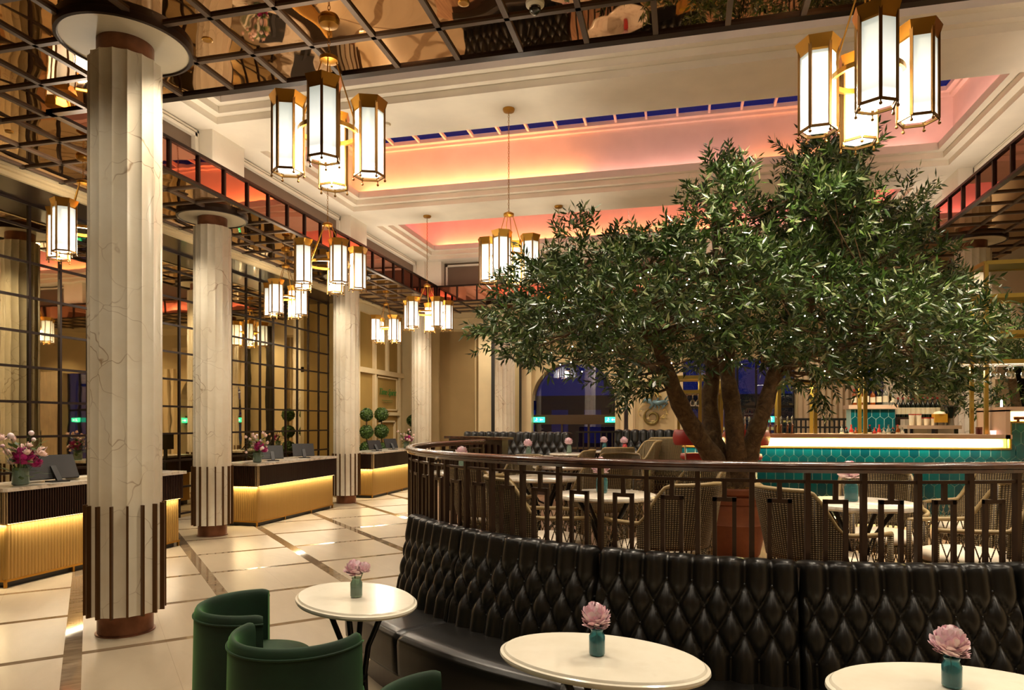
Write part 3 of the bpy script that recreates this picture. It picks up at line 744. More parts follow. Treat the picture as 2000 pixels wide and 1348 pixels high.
# ------------------------------------------------------------------ flowers
def petals(b, c, r, n, seed, cup=.5):
    g = random.Random(seed); C_ = Vector(c)
    b.sph(c, r*.62, 12, 8)
    for i in range(n):
        th = g.random()*2*pi; ph = math.acos(1-1.75*(i+.5)/n); k = .62+.38*g.random()
        d = Vector((sin(ph)*cos(th), sin(ph)*sin(th), cos(ph))); a = d.cross(Vector((0, 0, 1)))
        if a.length < .01: a = Vector((1, 0, 0))
        a.normalize(); a.rotate(Matrix.Rotation(g.uniform(-.6, .6), 3, d)); u = a.cross(d).normalized()
        if u.z < 0: u = -u
        w = r*g.uniform(.20, .34); h = r*g.uniform(.26, .40); o = C_+d*r*k*.86; t_ = (u*.75+d*.55).normalized()*h
        b.add([o-t_*.6-a*w*.5, o-t_*.6+a*w*.5, o+a*w-d*w*.25, o+t_+a*w*.55, o+t_*1.12, o+t_-a*w*.55, o-a*w-d*w*.25, o+d*w*.18], [(0, 1, 7), (1, 2, 7), (2, 3, 7), (3, 4, 7), (4, 5, 7), (5, 6, 7), (6, 0, 7)])
def bud_vase(loc, label, glass='teal_glass', heads=((0, 0, .175, .052),), s=1.0, group='bud vases with pink flowers on the tables', pk='pink', seed=1):
    c = thing('bud_vase', label, 'vase', loc, 0, group)
    prof = [(.0001, .002), (.03, .002), (.036, .008), (.036, .085), (.028, .1), (.026, .108), (.03, .116), (.027, .118), (.023, .106), (.032, .085), (.032, .012), (.0001, .01)]
    obj('bottle', MB().lathe([(r*s, z*s) for r, z in prof], 24), M[glass], c, True, ang=50)
    obj('water', MB().lathe([(.0001, .012*s), (.031*s, .012*s), (.031*s, .07*s), (.0001, .07*s)], 20), M[glass], c, True, ang=50)
    for i, (x, y, z, r) in enumerate(heads):
        b = MB(); petals(b, (x*s, y*s, z*s), r*s, 150, seed*31+i); obj('flower_head', b, M[pk], c)
        obj('stem', MB().tube([(x*.2*s, y*.2*s, .02*s), (x*s*.5, y*s*.5, .1*s), (x*s, y*s, z*s)], .003*s, 5), M['stem'], c)
    return c
def bouquet(loc, label, s=1.0, seed=3):
    c = thing('bouquet', label, 'bouquet', loc, 0, 'bouquets in glass vases on the reception desks'); g = random.Random(seed)
    obj('vase', MB().lathe([(.0001, .004), (.06, .004), (.075, .02), (.07, .16), (.072, .175), (.064, .175), (.066, .03), (.0001, .02)], 28), M['green_glass'], c, True, ang=50)
    hb = MB(); petals(hb, (.06, -.02, .27), .1, 110, seed); petals(hb, (.09, .07, .22), .07, 60, seed+1); obj('peony', hb, M['magenta'], c)
    pk = MB(); bl = MB(); st = MB(); lf = MB()
    for i in range(34):
        a = g.random()*2*pi; rr = g.uniform(.05, .24); z = g.uniform(.26, .56)-rr*.4; p = (cos(a)*rr, sin(a)*rr, z)
        if i % 5 == 0: pk.sph(p, g.uniform(.02, .032), 10, 7)
        elif i % 2: petals(bl, p, g.uniform(.03, .055), 12, seed*50+i)
        st.tube([(cos(a)*.02, sin(a)*.02, .05), (cos(a)*rr*.4, sin(a)*rr*.4, z*.55), p], .0022, 4)
    for i in range(70):
        a = g.random()*2*pi; rr = g.uniform(.08, .26); z = g.uniform(.06, .42); d = Vector((cos(a), sin(a), g.uniform(-.4, .7))).normalized(); p = Vector((cos(a)*rr*.6, sin(a)*rr*.6, z)); l = g.uniform(.07, .14); e = d.cross(Vector((0, 0, 1))).normalized()*l*.22
        lf.add([p, p+d*l*.45+e, p+d*l, p+d*l*.45-e], [(0, 1, 2, 3)])
    obj('round_bloom', pk, M['pink'], c, True); obj('pale_blossom', bl, M['blush'], c); obj('stems', st, M['stem'], c); obj('leaves', lf, M['boxleaf'], c)
    c.scale = (s, s, s); return c
bouquet((-7.20, 6.27, ZD), 'big bouquet with a magenta peony in a glass vase, far left desk', 1.15, 3)
bouquet((-7.28, 10.86, ZD), 'bouquet with magenta peony at the left end of the middle desk', 1.0, 8)
bouquet((-7.25, 17.62, ZD), 'bouquet with one magenta flower at the right end of the farthest desk', 1.0, 12)

# ------------------------------------------------------------------ foreground oval tables
def oval_table(cx, cy, a, b_, ph, label):
    c = thing('oval_table', label, 'table', (cx, cy, 0), ph, 'oval cream-topped tables along the curved banquette')
    n = 72
    prof = [(.0, .712), (.93, .712), (.985, .716), (1.0, .727), (.995, .738), (.965, .742), (.955, .748), (.945, .752), (.0, .752)]
    b = MB(); vs = []
    for r, z in prof:
        for k in range(n):
            t_ = 2*pi*k/n; vs.append((a*max(r, 1e-5)*cos(t_), b_*max(r, 1e-5)*sin(t_)+0, z))
    b.add(vs, [(i*n+k, i*n+(k+1) % n, (i+1)*n+(k+1) % n, (i+1)*n+k) for i in range(len(prof)-1) for k in range(n)])
    obj('tabletop', b, M['tabletop'], c, True, ang=35)
    obj('top_plate', MB().box((0, 0, .705), (.36, .26, .012)), M['iron'], c)
    for k in range(4):
        q = pi/4+k*pi/2; ca, sa = cos(q), sin(q)
        pts = [(ca*.20, sa*.17, .70), (ca*.15, sa*.13, .60), (ca*.085, sa*.075, .46), (ca*.06, sa*.055, .30), (ca*.065, sa*.06, .18), (ca*.12, sa*.11, .07), (ca*.22, sa*.20, .022), (ca*.30, sa*.27, .018)]
        obj('leg', MB().tube(pts, .0175, 8), M['iron'], c, True)
    obj('collar', MB().lathe([(.07, .25), (.075, .27), (.07, .29)], 16), M['iron'], c, True)
    return c
BC = (.549, 7.26)
def polar(r, deg): return (BC[0]+r*cos(R(deg)), BC[1]+r*sin(R(deg)))
t1 = (-1.909, 3.844); t2 = (-.357, 3.144); t3 = polar(4.21, -83.2)
oval_table(t1[0], t1[1], .463, .32, 2.525, 'oval cream table beside the green velvet chairs at the end of the banquette')
oval_table(t2[0], t2[1], .485, .315, -.217, 'oval cream table in the middle foreground with one pink peony')
oval_table(t3[0], t3[1], .485, .315, R(6.8), 'oval cream table cut off at the bottom right corner')
bud_vase(at(696, 1166, .753), 'pale green bud vase with two pink flowers, on the table by the green chairs', 'green_glass', ((-.015, 0, .165, .056), (.045, .01, .17, .04)), 1.0, seed=4)
bud_vase(at(1166, 1279, .753), 'teal glass bud vase with one pink peony on the middle oval table', 'teal_glass', ((-.005, 0, .168, .066),), 1.0, seed=5)
bud_vase(at(1859, 1342, .753), 'teal glass bud vase with a large pink peony on the bottom right table', 'teal_glass', ((-.006, 0, .17, .072),), 1.0, seed=6)

# ------------------------------------------------------------------ green velvet tub chairs
def tub_chair(x, y, face, label, first=None, s=1.0):
    if first: return dup(first, (x, y, 0), face, label)
    c = thing('tub_chair', label, 'chair', (x, y, 0), face, 'green velvet tub chairs'); c.scale = (s, s, s)
    H = .76; ro, ri = .345, .28; span = R(100)
    def shell(u, v):
        a = pi+(u-.5)*2*span
        k = v*1.0
        # outer wall up, rounded top, inner wall down
        if k < .40: r = ro-.012*(k/.40); z = .09+(H-.14)*(k/.40)
        elif k < .60:
            q = (k-.40)/.20*pi; r = (ro-.012+ri+.01)/2+(ro-.012-ri-.01)/2*cos(q); z = H-.05+.045*sin(q)
        else: r = ri+.01-.004*(k-.6); z = (H-.05)-(H-.05-.40)*((k-.60)/.40)
        e = min(u, 1-u); z -= (.012*(1-min(1, e/.04))**2)
        return (r*cos(a), r*sin(a), z)
    b = MB().grid(shell, 56, 34)
    for e in (0, 1):
        n0 = len(b.v); vs = [shell(e, j/34) for j in range(35)]; b.add(vs, [tuple(range(35)) if e else tuple(range(35))[::-1]])
    obj('back_shell', b, M['velvet'], c, True, ang=60)
    pp = [(0, 0, 0)]; a = [pi+(i/50-.5)*2*span for i in range(51)]
    obj('piping', MB().tube([((ro-.008)*cos(q), (ro-.008)*sin(q), H-.055) for q in a], .006, 6), M['velvet'], c, True)
    prof = [(.0001, .12), (.30, .12), (.325, .14), (.33, .36), (.325, .41), (.29, .44), (.2, .452), (.0001, .455)]
    obj('seat', MB().lathe([(r*.985 if r > .1 else r, z) for r, z in prof], 48, (.02, 0, 0)), M['velvet'], c, True, ang=60)
    for k in range(4):
        q = pi/4+k*pi/2; obj('leg', MB().tube([(.24*cos(q), .24*sin(q), .13), (.26*cos(q), .26*sin(q), 0)], [.018, .012], 8), M['blackwood'], c)
    return c
tc = tub_chair(-2.42, 3.60, R(30), 'green velvet tub chair at the left, behind the other, facing the oval table')
tub_chair(-1.89, 3.17, R(88), 'green velvet tub chair in front, its rounded back to the camera', tc)
tub_chair(-.83, 2.53, R(42), 'green velvet tub chair at the bottom edge with only its back tip showing', tc)

# ------------------------------------------------------------------ curved tufted banquette
def tuft(u, vr, D=.052):
    v = min(max(vr, 0), 3); a, b_ = u+v/2, u-v/2
    return D*(abs(sin(pi*a))*abs(sin(pi*b_)))**.42
def banquette_section(c, P, nu_cells, width, seat=True, hz=(.44, 1.06), z0=0.0):
    """P(s, o, z): s metres along, o metres out from the back line, z up"""
    nu = nu_cells*14; nv = 64
    def back(u, v):
        s = u*width; e = min(u, 1-u)*width; ed = min(1, e/.035); ed = sqrt(max(0, 1-(1-ed)**2))
        if v < .8: z = hz[0]+(hz[1]-.05-hz[0])*v/.8; o = .21-.10*v/.8
        else:
            q = (v-.8)/.2*pi*.75; z = hz[1]-.05+.05*sin(min(q, pi/2))-.0*(q > pi/2); o = .055+.055*cos(q)
        vr = (.935-z)/.125 if v < .8 else -1
        h = tuft(u*nu_cells, vr)*ed*(1 if v < .8 else max(.25, cos((v-.8)/.2*1.3)))
        return P(s, o-.035+h-.03*(1-ed), z+z0+(h*.5 if v > .84 else 0)-.02*(1-ed)*(v > .5))
    obj('back_cushion', MB().grid(back, nu, nv), M['leather'], c, True)
    bt = MB().sph((0, 0, 0), .011, 8, 5).mesh('button')
    for r_ in range(4):
        for k in range(nu_cells+1):
            u = k+(.5 if r_ % 2 else 0)
            if u <= .01 or u >= nu_cells-.01: continue
            z = .935-.125*r_; v = (z-hz[0])/(hz[1]-.05-hz[0]); o = .21-.10*v-.033
            obj('button', bt, M['leather'], c, True, loc=P(u/nu_cells*width, o, z+z0))
    if seat:
        prof = [(.14, .30), (.14, .445), (.2, .452), (.4, .455), (.52, .452), (.575, .44), (.60, .415), (.605, .38), (.60, .25), (.595, .18), (.5, .17)]
        def st(u, v):
            t_ = v*(len(prof)-1); i = min(int(t_), len(prof)-2); f_ = t_-i
            o = prof[i][0]*(1-f_)+prof[i+1][0]*f_; z = prof[i][1]*(1-f_)+prof[i+1][1]*f_
            e = min(u, 1-u)*width; ed = min(1, e/.02); k = 1-sqrt(max(0, 1-(1-ed)**2))
            return P(u*width, o-.015*k, z+z0-.014*k+.006*sin(pi*u)*(.2 < o < .55))
        obj('seat_cushion', MB().grid(st, 40, 40), M['leather'], c, True)
    b = MB(); n = 14
    for i in range(n):
        s0, s1 = width*i/n, width*(i+1)/n
        for (o0, o1, q0, q1) in ((.0, .54, .0, .17), (-.02, .06, .17, hz[1]-.03)):
            vs = [P(s_, o_, z_+z0) for z_ in (q0, q1) for (s_, o_) in ((s0, o0), (s1, o0), (s1, o1), (s0, o1))]
            b.add(vs, [(3, 2, 1, 0), (4, 5, 6, 7), (0, 1, 5, 4), (1, 2, 6, 5), (2, 3, 7, 6), (3, 0, 4, 7)])
    obj('plinth', b, M['espresso'], c)
SEC = [-141.8, -126.96, -107.72, -89.22, -70.7, -52.2]
LB = ['black tufted banquette section at the left end, beyond the table with two pink flowers', 'black tufted banquette section, second from the left end, behind a green chair',
      'black tufted banquette section directly behind the middle oval table', 'black tufted banquette section at the bottom right, behind the cut-off table', 'black tufted banquette section just entering at the right edge of the picture']
for (a0, a1), lab in zip(zip(SEC[:-1], SEC[1:]), LB):
    c = thing('banquette', lab, 'banquette', (BC[0], BC[1], 0), 0, 'sections of the curved leather banquette')
    wd = R(a1-a0)*3.4
    def P(s, o, z, a0=a0, a1=a1, wd=wd):
        a = R(a0)+s/wd*R(a1-a0); r = 3.285+o; return (r*cos(a), r*sin(a), z)
    banquette_section(c, P, 8 if a1-a0 > 16 else 7, wd)
# straight banquettes at the back of the terrace
def straight_banquette(p, q, label, cells, hz=(.44, 1.06)):
    c = thing('banquette', label, 'banquette', (p[0], p[1], 0), 0, 'black tufted banquettes at the back of the terrace')
    d = Vector((q[0]-p[0], q[1]-p[1])); w = d.length; d.normalize(); n_ = Vector((d.y, -d.x))
    banquette_section(c, lambda s, o, z: (d.x*s+n_.x*o, d.y*s+n_.y*o, z), cells, w, True, hz, ZP)
straight_banquette((-4.1, 12.95), (-1.93, 12.4), 'dark tufted banquette at the back left of the terrace, before the far column', 14, (.44, 1.08))
straight_banquette((-1.25, 13.35), (.3, 13.35), 'dark tufted banquette under the relief panel at the back of the terrace', 10, (.44, 1.12))

# ------------------------------------------------------------------ curved railing of the terrace
def arc_strip(b, rp, a0, a1, n):
    m = len(rp); vs = []; fs = []
    for i in range(n+1):
        a = a0+(a1-a0)*i/n
        for (r, z) in rp: vs.append((r*cos(a), r*sin(a), z))
    for i in range(n):
        for k in range(m): fs.append((i*m+k, i*m+(k+1) % m, (i+1)*m+(k+1) % m, (i+1)*m+k))
    fs += [tuple(range(m))[::-1], tuple(n*m+k for k in range(m))]
    b.add(vs, fs)
RR = 3.07
c = thing('railing', 'curved dark railing with wooden handrail and fret balusters round the terrace', 'railing', (PC[0], PC[1], 0))
A0, A1 = R(-22), R(-203)
hp = [(RR+.040*cos(t_)*(1 if abs(cos(t_)) > .1 else 1), 1.565+.024*sin(t_)) for t_ in [2*pi*i/12 for i in range(12)]]
b = MB(); arc_strip(b, hp, A0, A1, 120); arc_strip(b, [(RR-.022, 1.53), (RR+.022, 1.53), (RR+.03, 1.548), (RR-.03, 1.548)], A0, A1, 120)
obj('handrail', b, M['railwood'], c, True, ang=50)
b = MB(); arc_strip(b, [(RR-.012, 1.475), (RR+.012, 1.475), (RR+.012, 1.492), (RR-.012, 1.492)], A0, A1, 120); obj('upper_rail', b, M['railmetal'], c)
b = MB(); arc_strip(b, [(RR-.012, .60), (RR+.012, .60), (RR+.012, .625), (RR-.012, .625)], A0, A1, 120); obj('lower_rail', b, M['railmetal'], c)
pm = MB().box((RR, 0, (1.535+ZP)/2), (.036, .026, 1.535-ZP)).mesh('post')
fm = MB().box((RR, 0, 1.432), (.02, .024, .09)); fm.box((RR, 0, 1.378), (.02, .125, .022))
for e in (-1, 1): fm.box((RR, e*.0515, 1.0), (.02, .022, .78))
fm = fm.mesh('fret')
a = -86.28+5.28*12; k = 0
while a > -203:
    if a < -22: o = obj('post', pm, M['railmetal'], c); o.rotation_euler = (0, 0, R(a))
    if -203 < a-2.64 < -22: o = obj('fret', fm, M['railmetal'], c); o.rotation_euler = (0, 0, R(a-2.64))
    a -= 5.28
c = thing('partition', 'low dark wooden partition with a moulded top at the terrace steps', 'partition', (-3.2, 9.55, 0), atan2(-.75, 1.05))
obj('cap', MB().box((.55, 0, 1.585), (1.3, .2, .035)), M['railwood'], c); obj('panel', MB().box((.55, 0, 1.05), (1.2, .1, 1.04)), M['espresso'], c)
b = MB()
for i in range(9): b.box((.02+i*.13, -.06, 1.05), (.03, .03, .9))
obj('moulding', b, M['espresso'], c)
c = thing('low_rail', 'thin black rail between the two dark banquettes at the back', 'railing', (-1.85, 12.7, 0), R(38))
obj('top_bar', MB().box((.42, 0, 1.62), (.95, .04, .03)), M['blackwood'], c)
for i in range(8): obj('post', MB().box((-.02+i*.125, 0, 1.07), (.02, .02, 1.08)), M['blackwood'], c)

# ------------------------------------------------------------------ wicker armchairs and marble tables on the terrace
def wicker_chair(loc, face, label, first=None, s=1.0):
    if first: 
        r_ = dup(first, loc, face, label); r_.scale = (s, s, s); return r_
    c = thing('wicker_chair', label, 'chair', loc, face, 'woven wicker armchairs on the terrace'); c.scale = (s, s, s)
    # faces +x.  plan curve from the right front arm round the back to the left front arm
    def plan(u, o=0, z=.6):
        t_ = (u-.5)*2; a = pi-t_*R(128); sx, sy = .30+o, .29+o
        x = sx*cos(a); y = sy*sin(a)
        if abs(t_) > .62: x += (abs(t_)-.62)*.30
        lean = max(0, z-.42)*.20; fall = .5+.5*cos(pi*min(1, abs(t_)*1.2))
        return (x-lean*fall*1.2, y*(1+max(0, z-.4)*.28*fall), z)
    def top(u):
        t_ = abs((u-.5)*2); k = min(1, max(0, (t_-.36)/.26)); k = k*k*(3-2*k); return .88-.25*k-.02*t_
    dn = MB()
    dn.grid(lambda u, v: plan(.19+.62*u, 0, .46+(top(.19+.62*u)-.46)*v), 40, 14)
    o = obj('woven_back', dn, M['wicker'], c, True)
    md = o.modifiers.new('thick', 'SOLIDIFY'); md.thickness = .016
    lt = MB(); n = 34
    for i in range(n):
        for sg in (-1, 1):
            pts = []
            for j in range(5):
                f_ = j/4; u = (i+.5)/n+sg*(f_-.5)*.085
                if 0 <= u <= 1:
                    hi = top(u) if (u < .2 or u > .8) else .50
                    pts.append(plan(u, 0, .10+(hi-.10)*f_))
            if len(pts) > 1: lt.tube(pts, .0042, 4)
    obj('lattice', lt, M['wicker'], c, True)
    us = [i/40 for i in range(41)]
    obj('top_rail', MB().tube([plan(u, .004, top(u)) for u in us], .015, 8), M['cane'], c, True)
    obj('base_rail', MB().tube([plan(u, 0, .10) for u in us], .012, 6), M['wicker'], c, True)
    for u in (0, 1, .3, .7):
        obj('leg', MB().tube([plan(u, 0, top(u)), plan(u, 0, .42), plan(u, .0, 0)], .018, 8), M['wicker'], c, True)
    obj('seat', MB().lathe([(.0001, .33), (.27, .33), (.285, .35), (.285, .38), (.0001, .385)], 28, (.03, 0, 0)), M['wicker'], c, True, ang=50)
    obj('cushion', MB().lathe([(.0001, .385), (.25, .385), (.275, .41), (.265, .445), (.2, .46), (.0001, .462)], 28, (.04, 0, 0)), M['cushion'], c, True)
    return c
def cw(xc, d): return (xc*cos(TH)-d*sin(TH), xc*sin(TH)+d*cos(TH), ZP)
def cf(dx, dy): return atan2(dy, dx)+TH
w0 = wicker_chair(cw(1.90, 4.28), cf(1, .25), 'wicker armchair left of the marble table by the bar, back towards the tree pot')
WC = [((2.78, 5.25), (-.35, -1), 'wicker armchair behind the marble table, its back against the teal tiles', 1),
      ((2.93, 4.42), (-1, .2), 'wicker armchair at the right of the marble table, facing left', 1),
      ((3.75, 5.6), (-1, -.2), 'wicker armchair farther right, near the right edge of the picture', 1),
      ((1.00, 4.70), (-.62, .8), 'wicker armchair left of the terracotta pot, back to the camera', 1),
      ((1.36, 5.75), (-.9, -.3), 'wicker armchair just left of the tree pot, behind the nearer chair', 1),
      ((.22, 5.02), (1, .05), 'wicker armchair left of the small table with the teal vase, facing right', 1),
      ((.78, 6.55), (-.4, 1), 'wicker armchair with its back to the camera, behind the teal vase table', 1),
      ((-.18, 6.25), (.7, .5), 'wicker armchair behind the left part of the railing', 1),
      ((-.02, 8.0), (-.6, -.5), 'wicker armchair beyond the table near the curved left end of the railing', 1),
      ((1.28, 8.4), (-.3, -1), 'wicker armchair in the middle of the terrace, beyond the second row', 1),
      ((1.62, 11.0), (-.1, 1), 'far wicker armchair with its back to the camera under the far vases', 1.0),
      ((1.98, 11.35), (-1, -.1), 'far wicker armchair seen from the side, facing left', 1.1),
      ((2.62, 11.95), (.1, 1), 'far wicker armchair in front of the dark banquette, left of the red stools', 1.15),
      ((.92, 10.95), (-1, .3), 'far wicker armchair left of the two pink far vases', .95)]
for (p, f_, lab, s_) in WC: wicker_chair(cw(*p), cf(*f_), lab, w0, s_)
def round_table(loc, label, first=None, r=.36):
    if first: return dup(first, loc, 0, label)
    c = thing('round_table', label, 'table', loc, 0, 'round marble cafe tables on the terrace')
    obj('tabletop', MB().lathe([(.0001, .722), (r*.96, .722), (r, .735), (r*.99, .75), (r*.95, .755), (.0001, .755)], 48), M['marbletop'], c, True, ang=35)
    for k in range(4):
        q = pi/4+k*pi/2; ca, sa = cos(q), sin(q)
        obj('leg', MB().tube([(ca*.24, sa*.24, .72), (ca*.12, sa*.12, .55), (ca*.05, sa*.05, .36), (ca*.06, sa*.06, .2), (ca*.16, sa*.16, .05), (ca*.25, sa*.25, .012)], .015, 7), M['iron'], c, True)
    return c
TB = [(cw(2.24, 4.52), 'round marble table in front of the teal tiled bar', 'teal'), (cw(.68, 5.05), 'round marble table with a teal vase behind the railing, left of the tree', 'teal'),
      (cw(.29, 6.6), 'round marble table in the second row, left of the wicker backs', None), (cw(-.50, 7.35), 'round marble table near the left curve of the railing', 'clear'),
      (cw(.60, 8.25), 'round marble table in the middle of the terrace', None), (cw(.28, 10.7), 'round marble table with white flowers before the left banquette', 'clear'),
      (cw(.98, 11.6), 'round marble table at the right end of the left banquette', 'clear'), (cw(1.70, 12.6), 'far marble table with two little vases', 'far'), (cw(2.02, 12.3), 'far marble table beside the side-on wicker chair', 'far2')]
r0 = None
for loc, lab, v in TB:
    if r0 is None: r0 = round_table(loc, lab)
    else: round_table(loc, lab, r0)
    if v:
        short = {0: 'marble table in front of the teal tiles', 1: 'marble table left of the tree, behind the railing', 3: 'marble table near the left curve of the railing', 5: 'marble table before the left dark banquette', 6: 'table at the end of the left banquette', 7: 'farthest marble table, left of two', 8: 'marble table beside the side-on wicker chair'}[len([o_ for o_ in bpy.data.objects if o_.name.startswith('round_table')])-1]
        what = {'teal': 'teal_glass', 'clear': 'green_glass', 'far': 'teal_glass', 'far2': 'red'}[v]
        bud_vase((loc[0]-.03, loc[1]+.02, ZP+.755), 'small vase with pink flowers on the '+short, what, ((-.01, 0, .165, .06),), 1.15, seed=int(loc[1]*10))
# ------------------------------------------------------------------ tree in the terracotta pot
TX, TY = .47, 7.0; TD = -TX*sin(TH)+TY*cos(TH)
c = thing('planter', 'large terracotta pot holding the tree in the middle of the terrace', 'pot', (TX, TY, ZP))
obj('pot', MB().lathe([(.0001, 0), (.235, 0), (.25, .02), (.285, .20), (.305, .30), (.308, .31), (.303, .318), (.312, .42), (.30, .50), (.312, .505), (.312, .56), (.30, .565), (.285, .58), (.30, .585), (.315, .60), (.315, .64), (.30, .655), (.275, .655), (.27, .60), (.0001, .60)], 48), M['terracotta'], c, True, ang=40)
g = random.Random(5); mb = MB()
for i in range(260):
    a = g.random()*6.28; r_ = .26*sqrt(g.random()); mb.box((r_*cos(a), r_*sin(a), .61+g.random()*.05), (.05, .014, .012), g.random()*3)
obj('mulch', mb, M['moss'], c)
tree = thing('olive_tree', 'broad evergreen tree with four leaning trunks growing from the terracotta pot', 'tree', (TX, TY, ZP))
T0 = Vector((TX, TY, ZP))
def tp(px, py, dd=0): return Vector(atd(px, py, TD+dd))-T0
stems = [
 ([(1428, 985, 0), (1412, 925, -.02), (1375, 868, -.05), (1335, 805, -.1), (1308, 740, -.2), (1285, 680, -.35), (1240, 630, -.5), (1180, 590, -.6)], [.17, .13, .105, .10, .085, .065, .045, .025]),
 ([(1432, 985, 0), (1420, 920, .05), (1395, 860, .1), (1386, 780, .15), (1392, 720, .2), (1370, 660, .3), (1330, 610, .5), (1290, 570, .7)], [.17, .12, .10, .095, .085, .06, .04, .02]),
 ([(1436, 985, 0), (1438, 920, -.05), (1436, 860, -.08), (1430, 790, -.1), (1420, 720, -.05), (1425, 640, 0), (1410, 560, .05), (1396, 470, .1), (1392, 380, .1)], [.17, .13, .105, .095, .085, .07, .055, .035, .015]),
 ([(1440, 985, 0), (1455, 920, 0), (1470, 860, -.05), (1492, 800, -.1), (1510, 740, -.15), (1530, 690, -.2), (1570, 620, -.15), (1610, 540, -.05), (1640, 450, 0), (1630, 340, 0)], [.17, .12, .10, .092, .082, .07, .06, .05, .035, .015]),
 ([(1512, 735, -.15), (1570, 700, -.3), (1650, 650, -.5), (1720, 620, -.7)], [.05, .05, .04, .02]),
 ([(1525, 700, -.2), (1600, 690, .1), (1700, 660, .4), (1800, 610, .6), (1860, 590, .8)], [.05, .045, .035, .028, .015]),
 ([(1600, 560, -.1), (1680, 500, .3), (1740, 440, .5), (1780, 400, .6)], [.04, .03, .02, .01]),
 ([(1305, 735, -.2), (1240, 700, .0), (1150, 660, .3), (1050, 620, .4), (990, 640, .4)], [.045, .04, .03, .02, .012]),
 ([(1240, 640, -.4), (1200, 560, -.2), (1160, 520, 0), (1135, 470, .0), (1122, 440, 0)], [.03, .02, .014, .008, .004])]
tk = MB(); SP = []
for pts, rad in stems:
    P3 = [tp(*p) for p in pts]; Q = []; RQ = []
    for i in range(len(P3)-1):
        for j in range(4):
            t_ = j/4; p0 = P3[max(i-1, 0)]; p1 = P3[i]; p2 = P3[i+1]; p3 = P3[min(i+2, len(P3)-1)]
            q = .5*((2*p1)+(-p0+p2)*t_+(2*p0-5*p1+4*p2-p3)*t_*t_+(-p0+3*p1-3*p2+p3)*t_**3); Q.append(q)
            RQ.append((rad[i]*(1-t_)+rad[i+1]*t_)*.84*(1+.07*sin(len(Q)*1.9)))
    Q.append(P3[-1]); RQ.append(rad[-1]); tk.tube(Q, RQ, 12)
    SP += list(zip(Q, RQ))[4:]
obj('trunk', tk, M['bark'], tree, True)
OUT = [(940, 655), (955, 600), (1000, 575), (1035, 525), (1075, 500), (1120, 492), (1150, 480), (1180, 472), (1220, 455), (1260, 480), (1310, 445), (1338, 440), (1328, 385), (1370, 345), (1382, 322), (1420, 320), (1448, 345), (1452, 395), (1500, 405), (1515, 440), (1526, 400), (1530, 350), (1548, 292), (1600, 275), (1640, 272), (1680, 292), (1702, 335), (1712, 400), (1738, 425), (1750, 385), (1775, 362), (1795, 395), (1830, 405), (1845, 440), (1850, 490), (1865, 540), (1895, 590), (1938, 640), (1915, 700), (1880, 740), (1850, 770), (1790, 768), (1740, 755), (1690, 740), (1640, 735), (1625, 785), (1598, 775), (1575, 735), (1520, 705), (1470, 700), (1440, 735), (1400, 735), (1350, 705), (1310, 735), (1260, 760), (1235, 780), (1205, 745), (1150, 735), (1080, 722), (1020, 700), (975, 690)]
def inside(x, y, poly):
    r_ = False; n = len(poly)
    for i in range(n):
        (x0, y0), (x1, y1) = poly[i], poly[(i+1) % n]
        if (y0 > y) != (y1 > y) and x < (x1-x0)*(y-y0)/(y1-y0)+x0: r_ = not r_
    return r_
def edge(x, y, poly):
    m_ = 1e9; n = len(poly)
    for i in range(n):
        (x0, y0), (x1, y1) = poly[i], poly[(i+1) % n]; dx, dy = x1-x0, y1-y0
        t_ = max(0, min(1, ((x-x0)*dx+(y-y0)*dy)/(dx*dx+dy*dy))); m_ = min(m_, hypot(x-x0-t_*dx, y-y0-t_*dy))
    return m_
def leaf_mesh(name, twigs, g, ln=(.05, .085), nl=14, wf=.12):
    V = []; F = []
    for (p, d, L) in twigs:
        a = d.orthogonal().normalized(); a.rotate(Matrix.Rotation(g.random()*6.28, 3, d)); 
        for i in range(nl):
            f_ = (i+1)/nl; q = p+d*L*f_; 
            a.rotate(Matrix.Rotation(2.3+g.random()*.5, 3, d))
            ld = (d*g.uniform(.5, 1.1)+a*g.uniform(.6, 1.1)+Vector((0, 0, -.12))).normalized()
            l = g.uniform(*ln); sd = ld.cross(Vector((g.uniform(-1, 1), g.uniform(-1, 1), g.uniform(.2, 1)))).normalized()*l*wf; nn = ld.cross(sd)*.5
            n = len(V); V += [q, q+ld*l*.45+sd+nn*.3, q+ld*l, q+ld*l*.45-sd+nn*.3]; F.append((n, n+1, n+2, n+3))
    me = bpy.data.meshes.new(name); me.from_pydata([tuple(v) for v in V], [], F); me.update(); return me
g = random.Random(11)
cl = []
while len(cl) < 330:
    x, y = g.uniform(935, 1945), g.uniform(270, 792)
    if not inside(x, y, OUT): continue
    e = edge(x, y, OUT)
    if e < 9: continue
    T_ = 1.75*sqrt(1-(1-min(1, e/190))**2); dd = g.uniform(-1, 1)*T_
    cl.append((x, y, dd, e))
tw = []; br = MB(); cc = tp(1440, 600, 0)
for (x, y, dd, e) in cl:
    C_ = tp(x, y, dd)
    best = min(SP, key=lambda s: (s[0]-C_).length+(0 if s[0].z < C_.z else .4)); s0, sr = best
    mid = (s0+C_)/2+Vector((g.uniform(-.1, .1), g.uniform(-.1, .1), -.06)); br.tube([s0, mid, C_], [min(.018, sr*.7), .009, .004], 5)
    rad = min(.17, .04+e/1360*TD*.75)
    for k in range(11):
        o = Vector((g.gauss(0, 1), g.gauss(0, 1), g.gauss(0, 1)))*rad*.62
        d = (C_+o-cc).normalized()*.6+Vector((g.gauss(0, .6), g.gauss(0, .6), g.gauss(.35, .5))); d.normalize()
        tw.append((C_+o, d, g.uniform(.12, .22)))
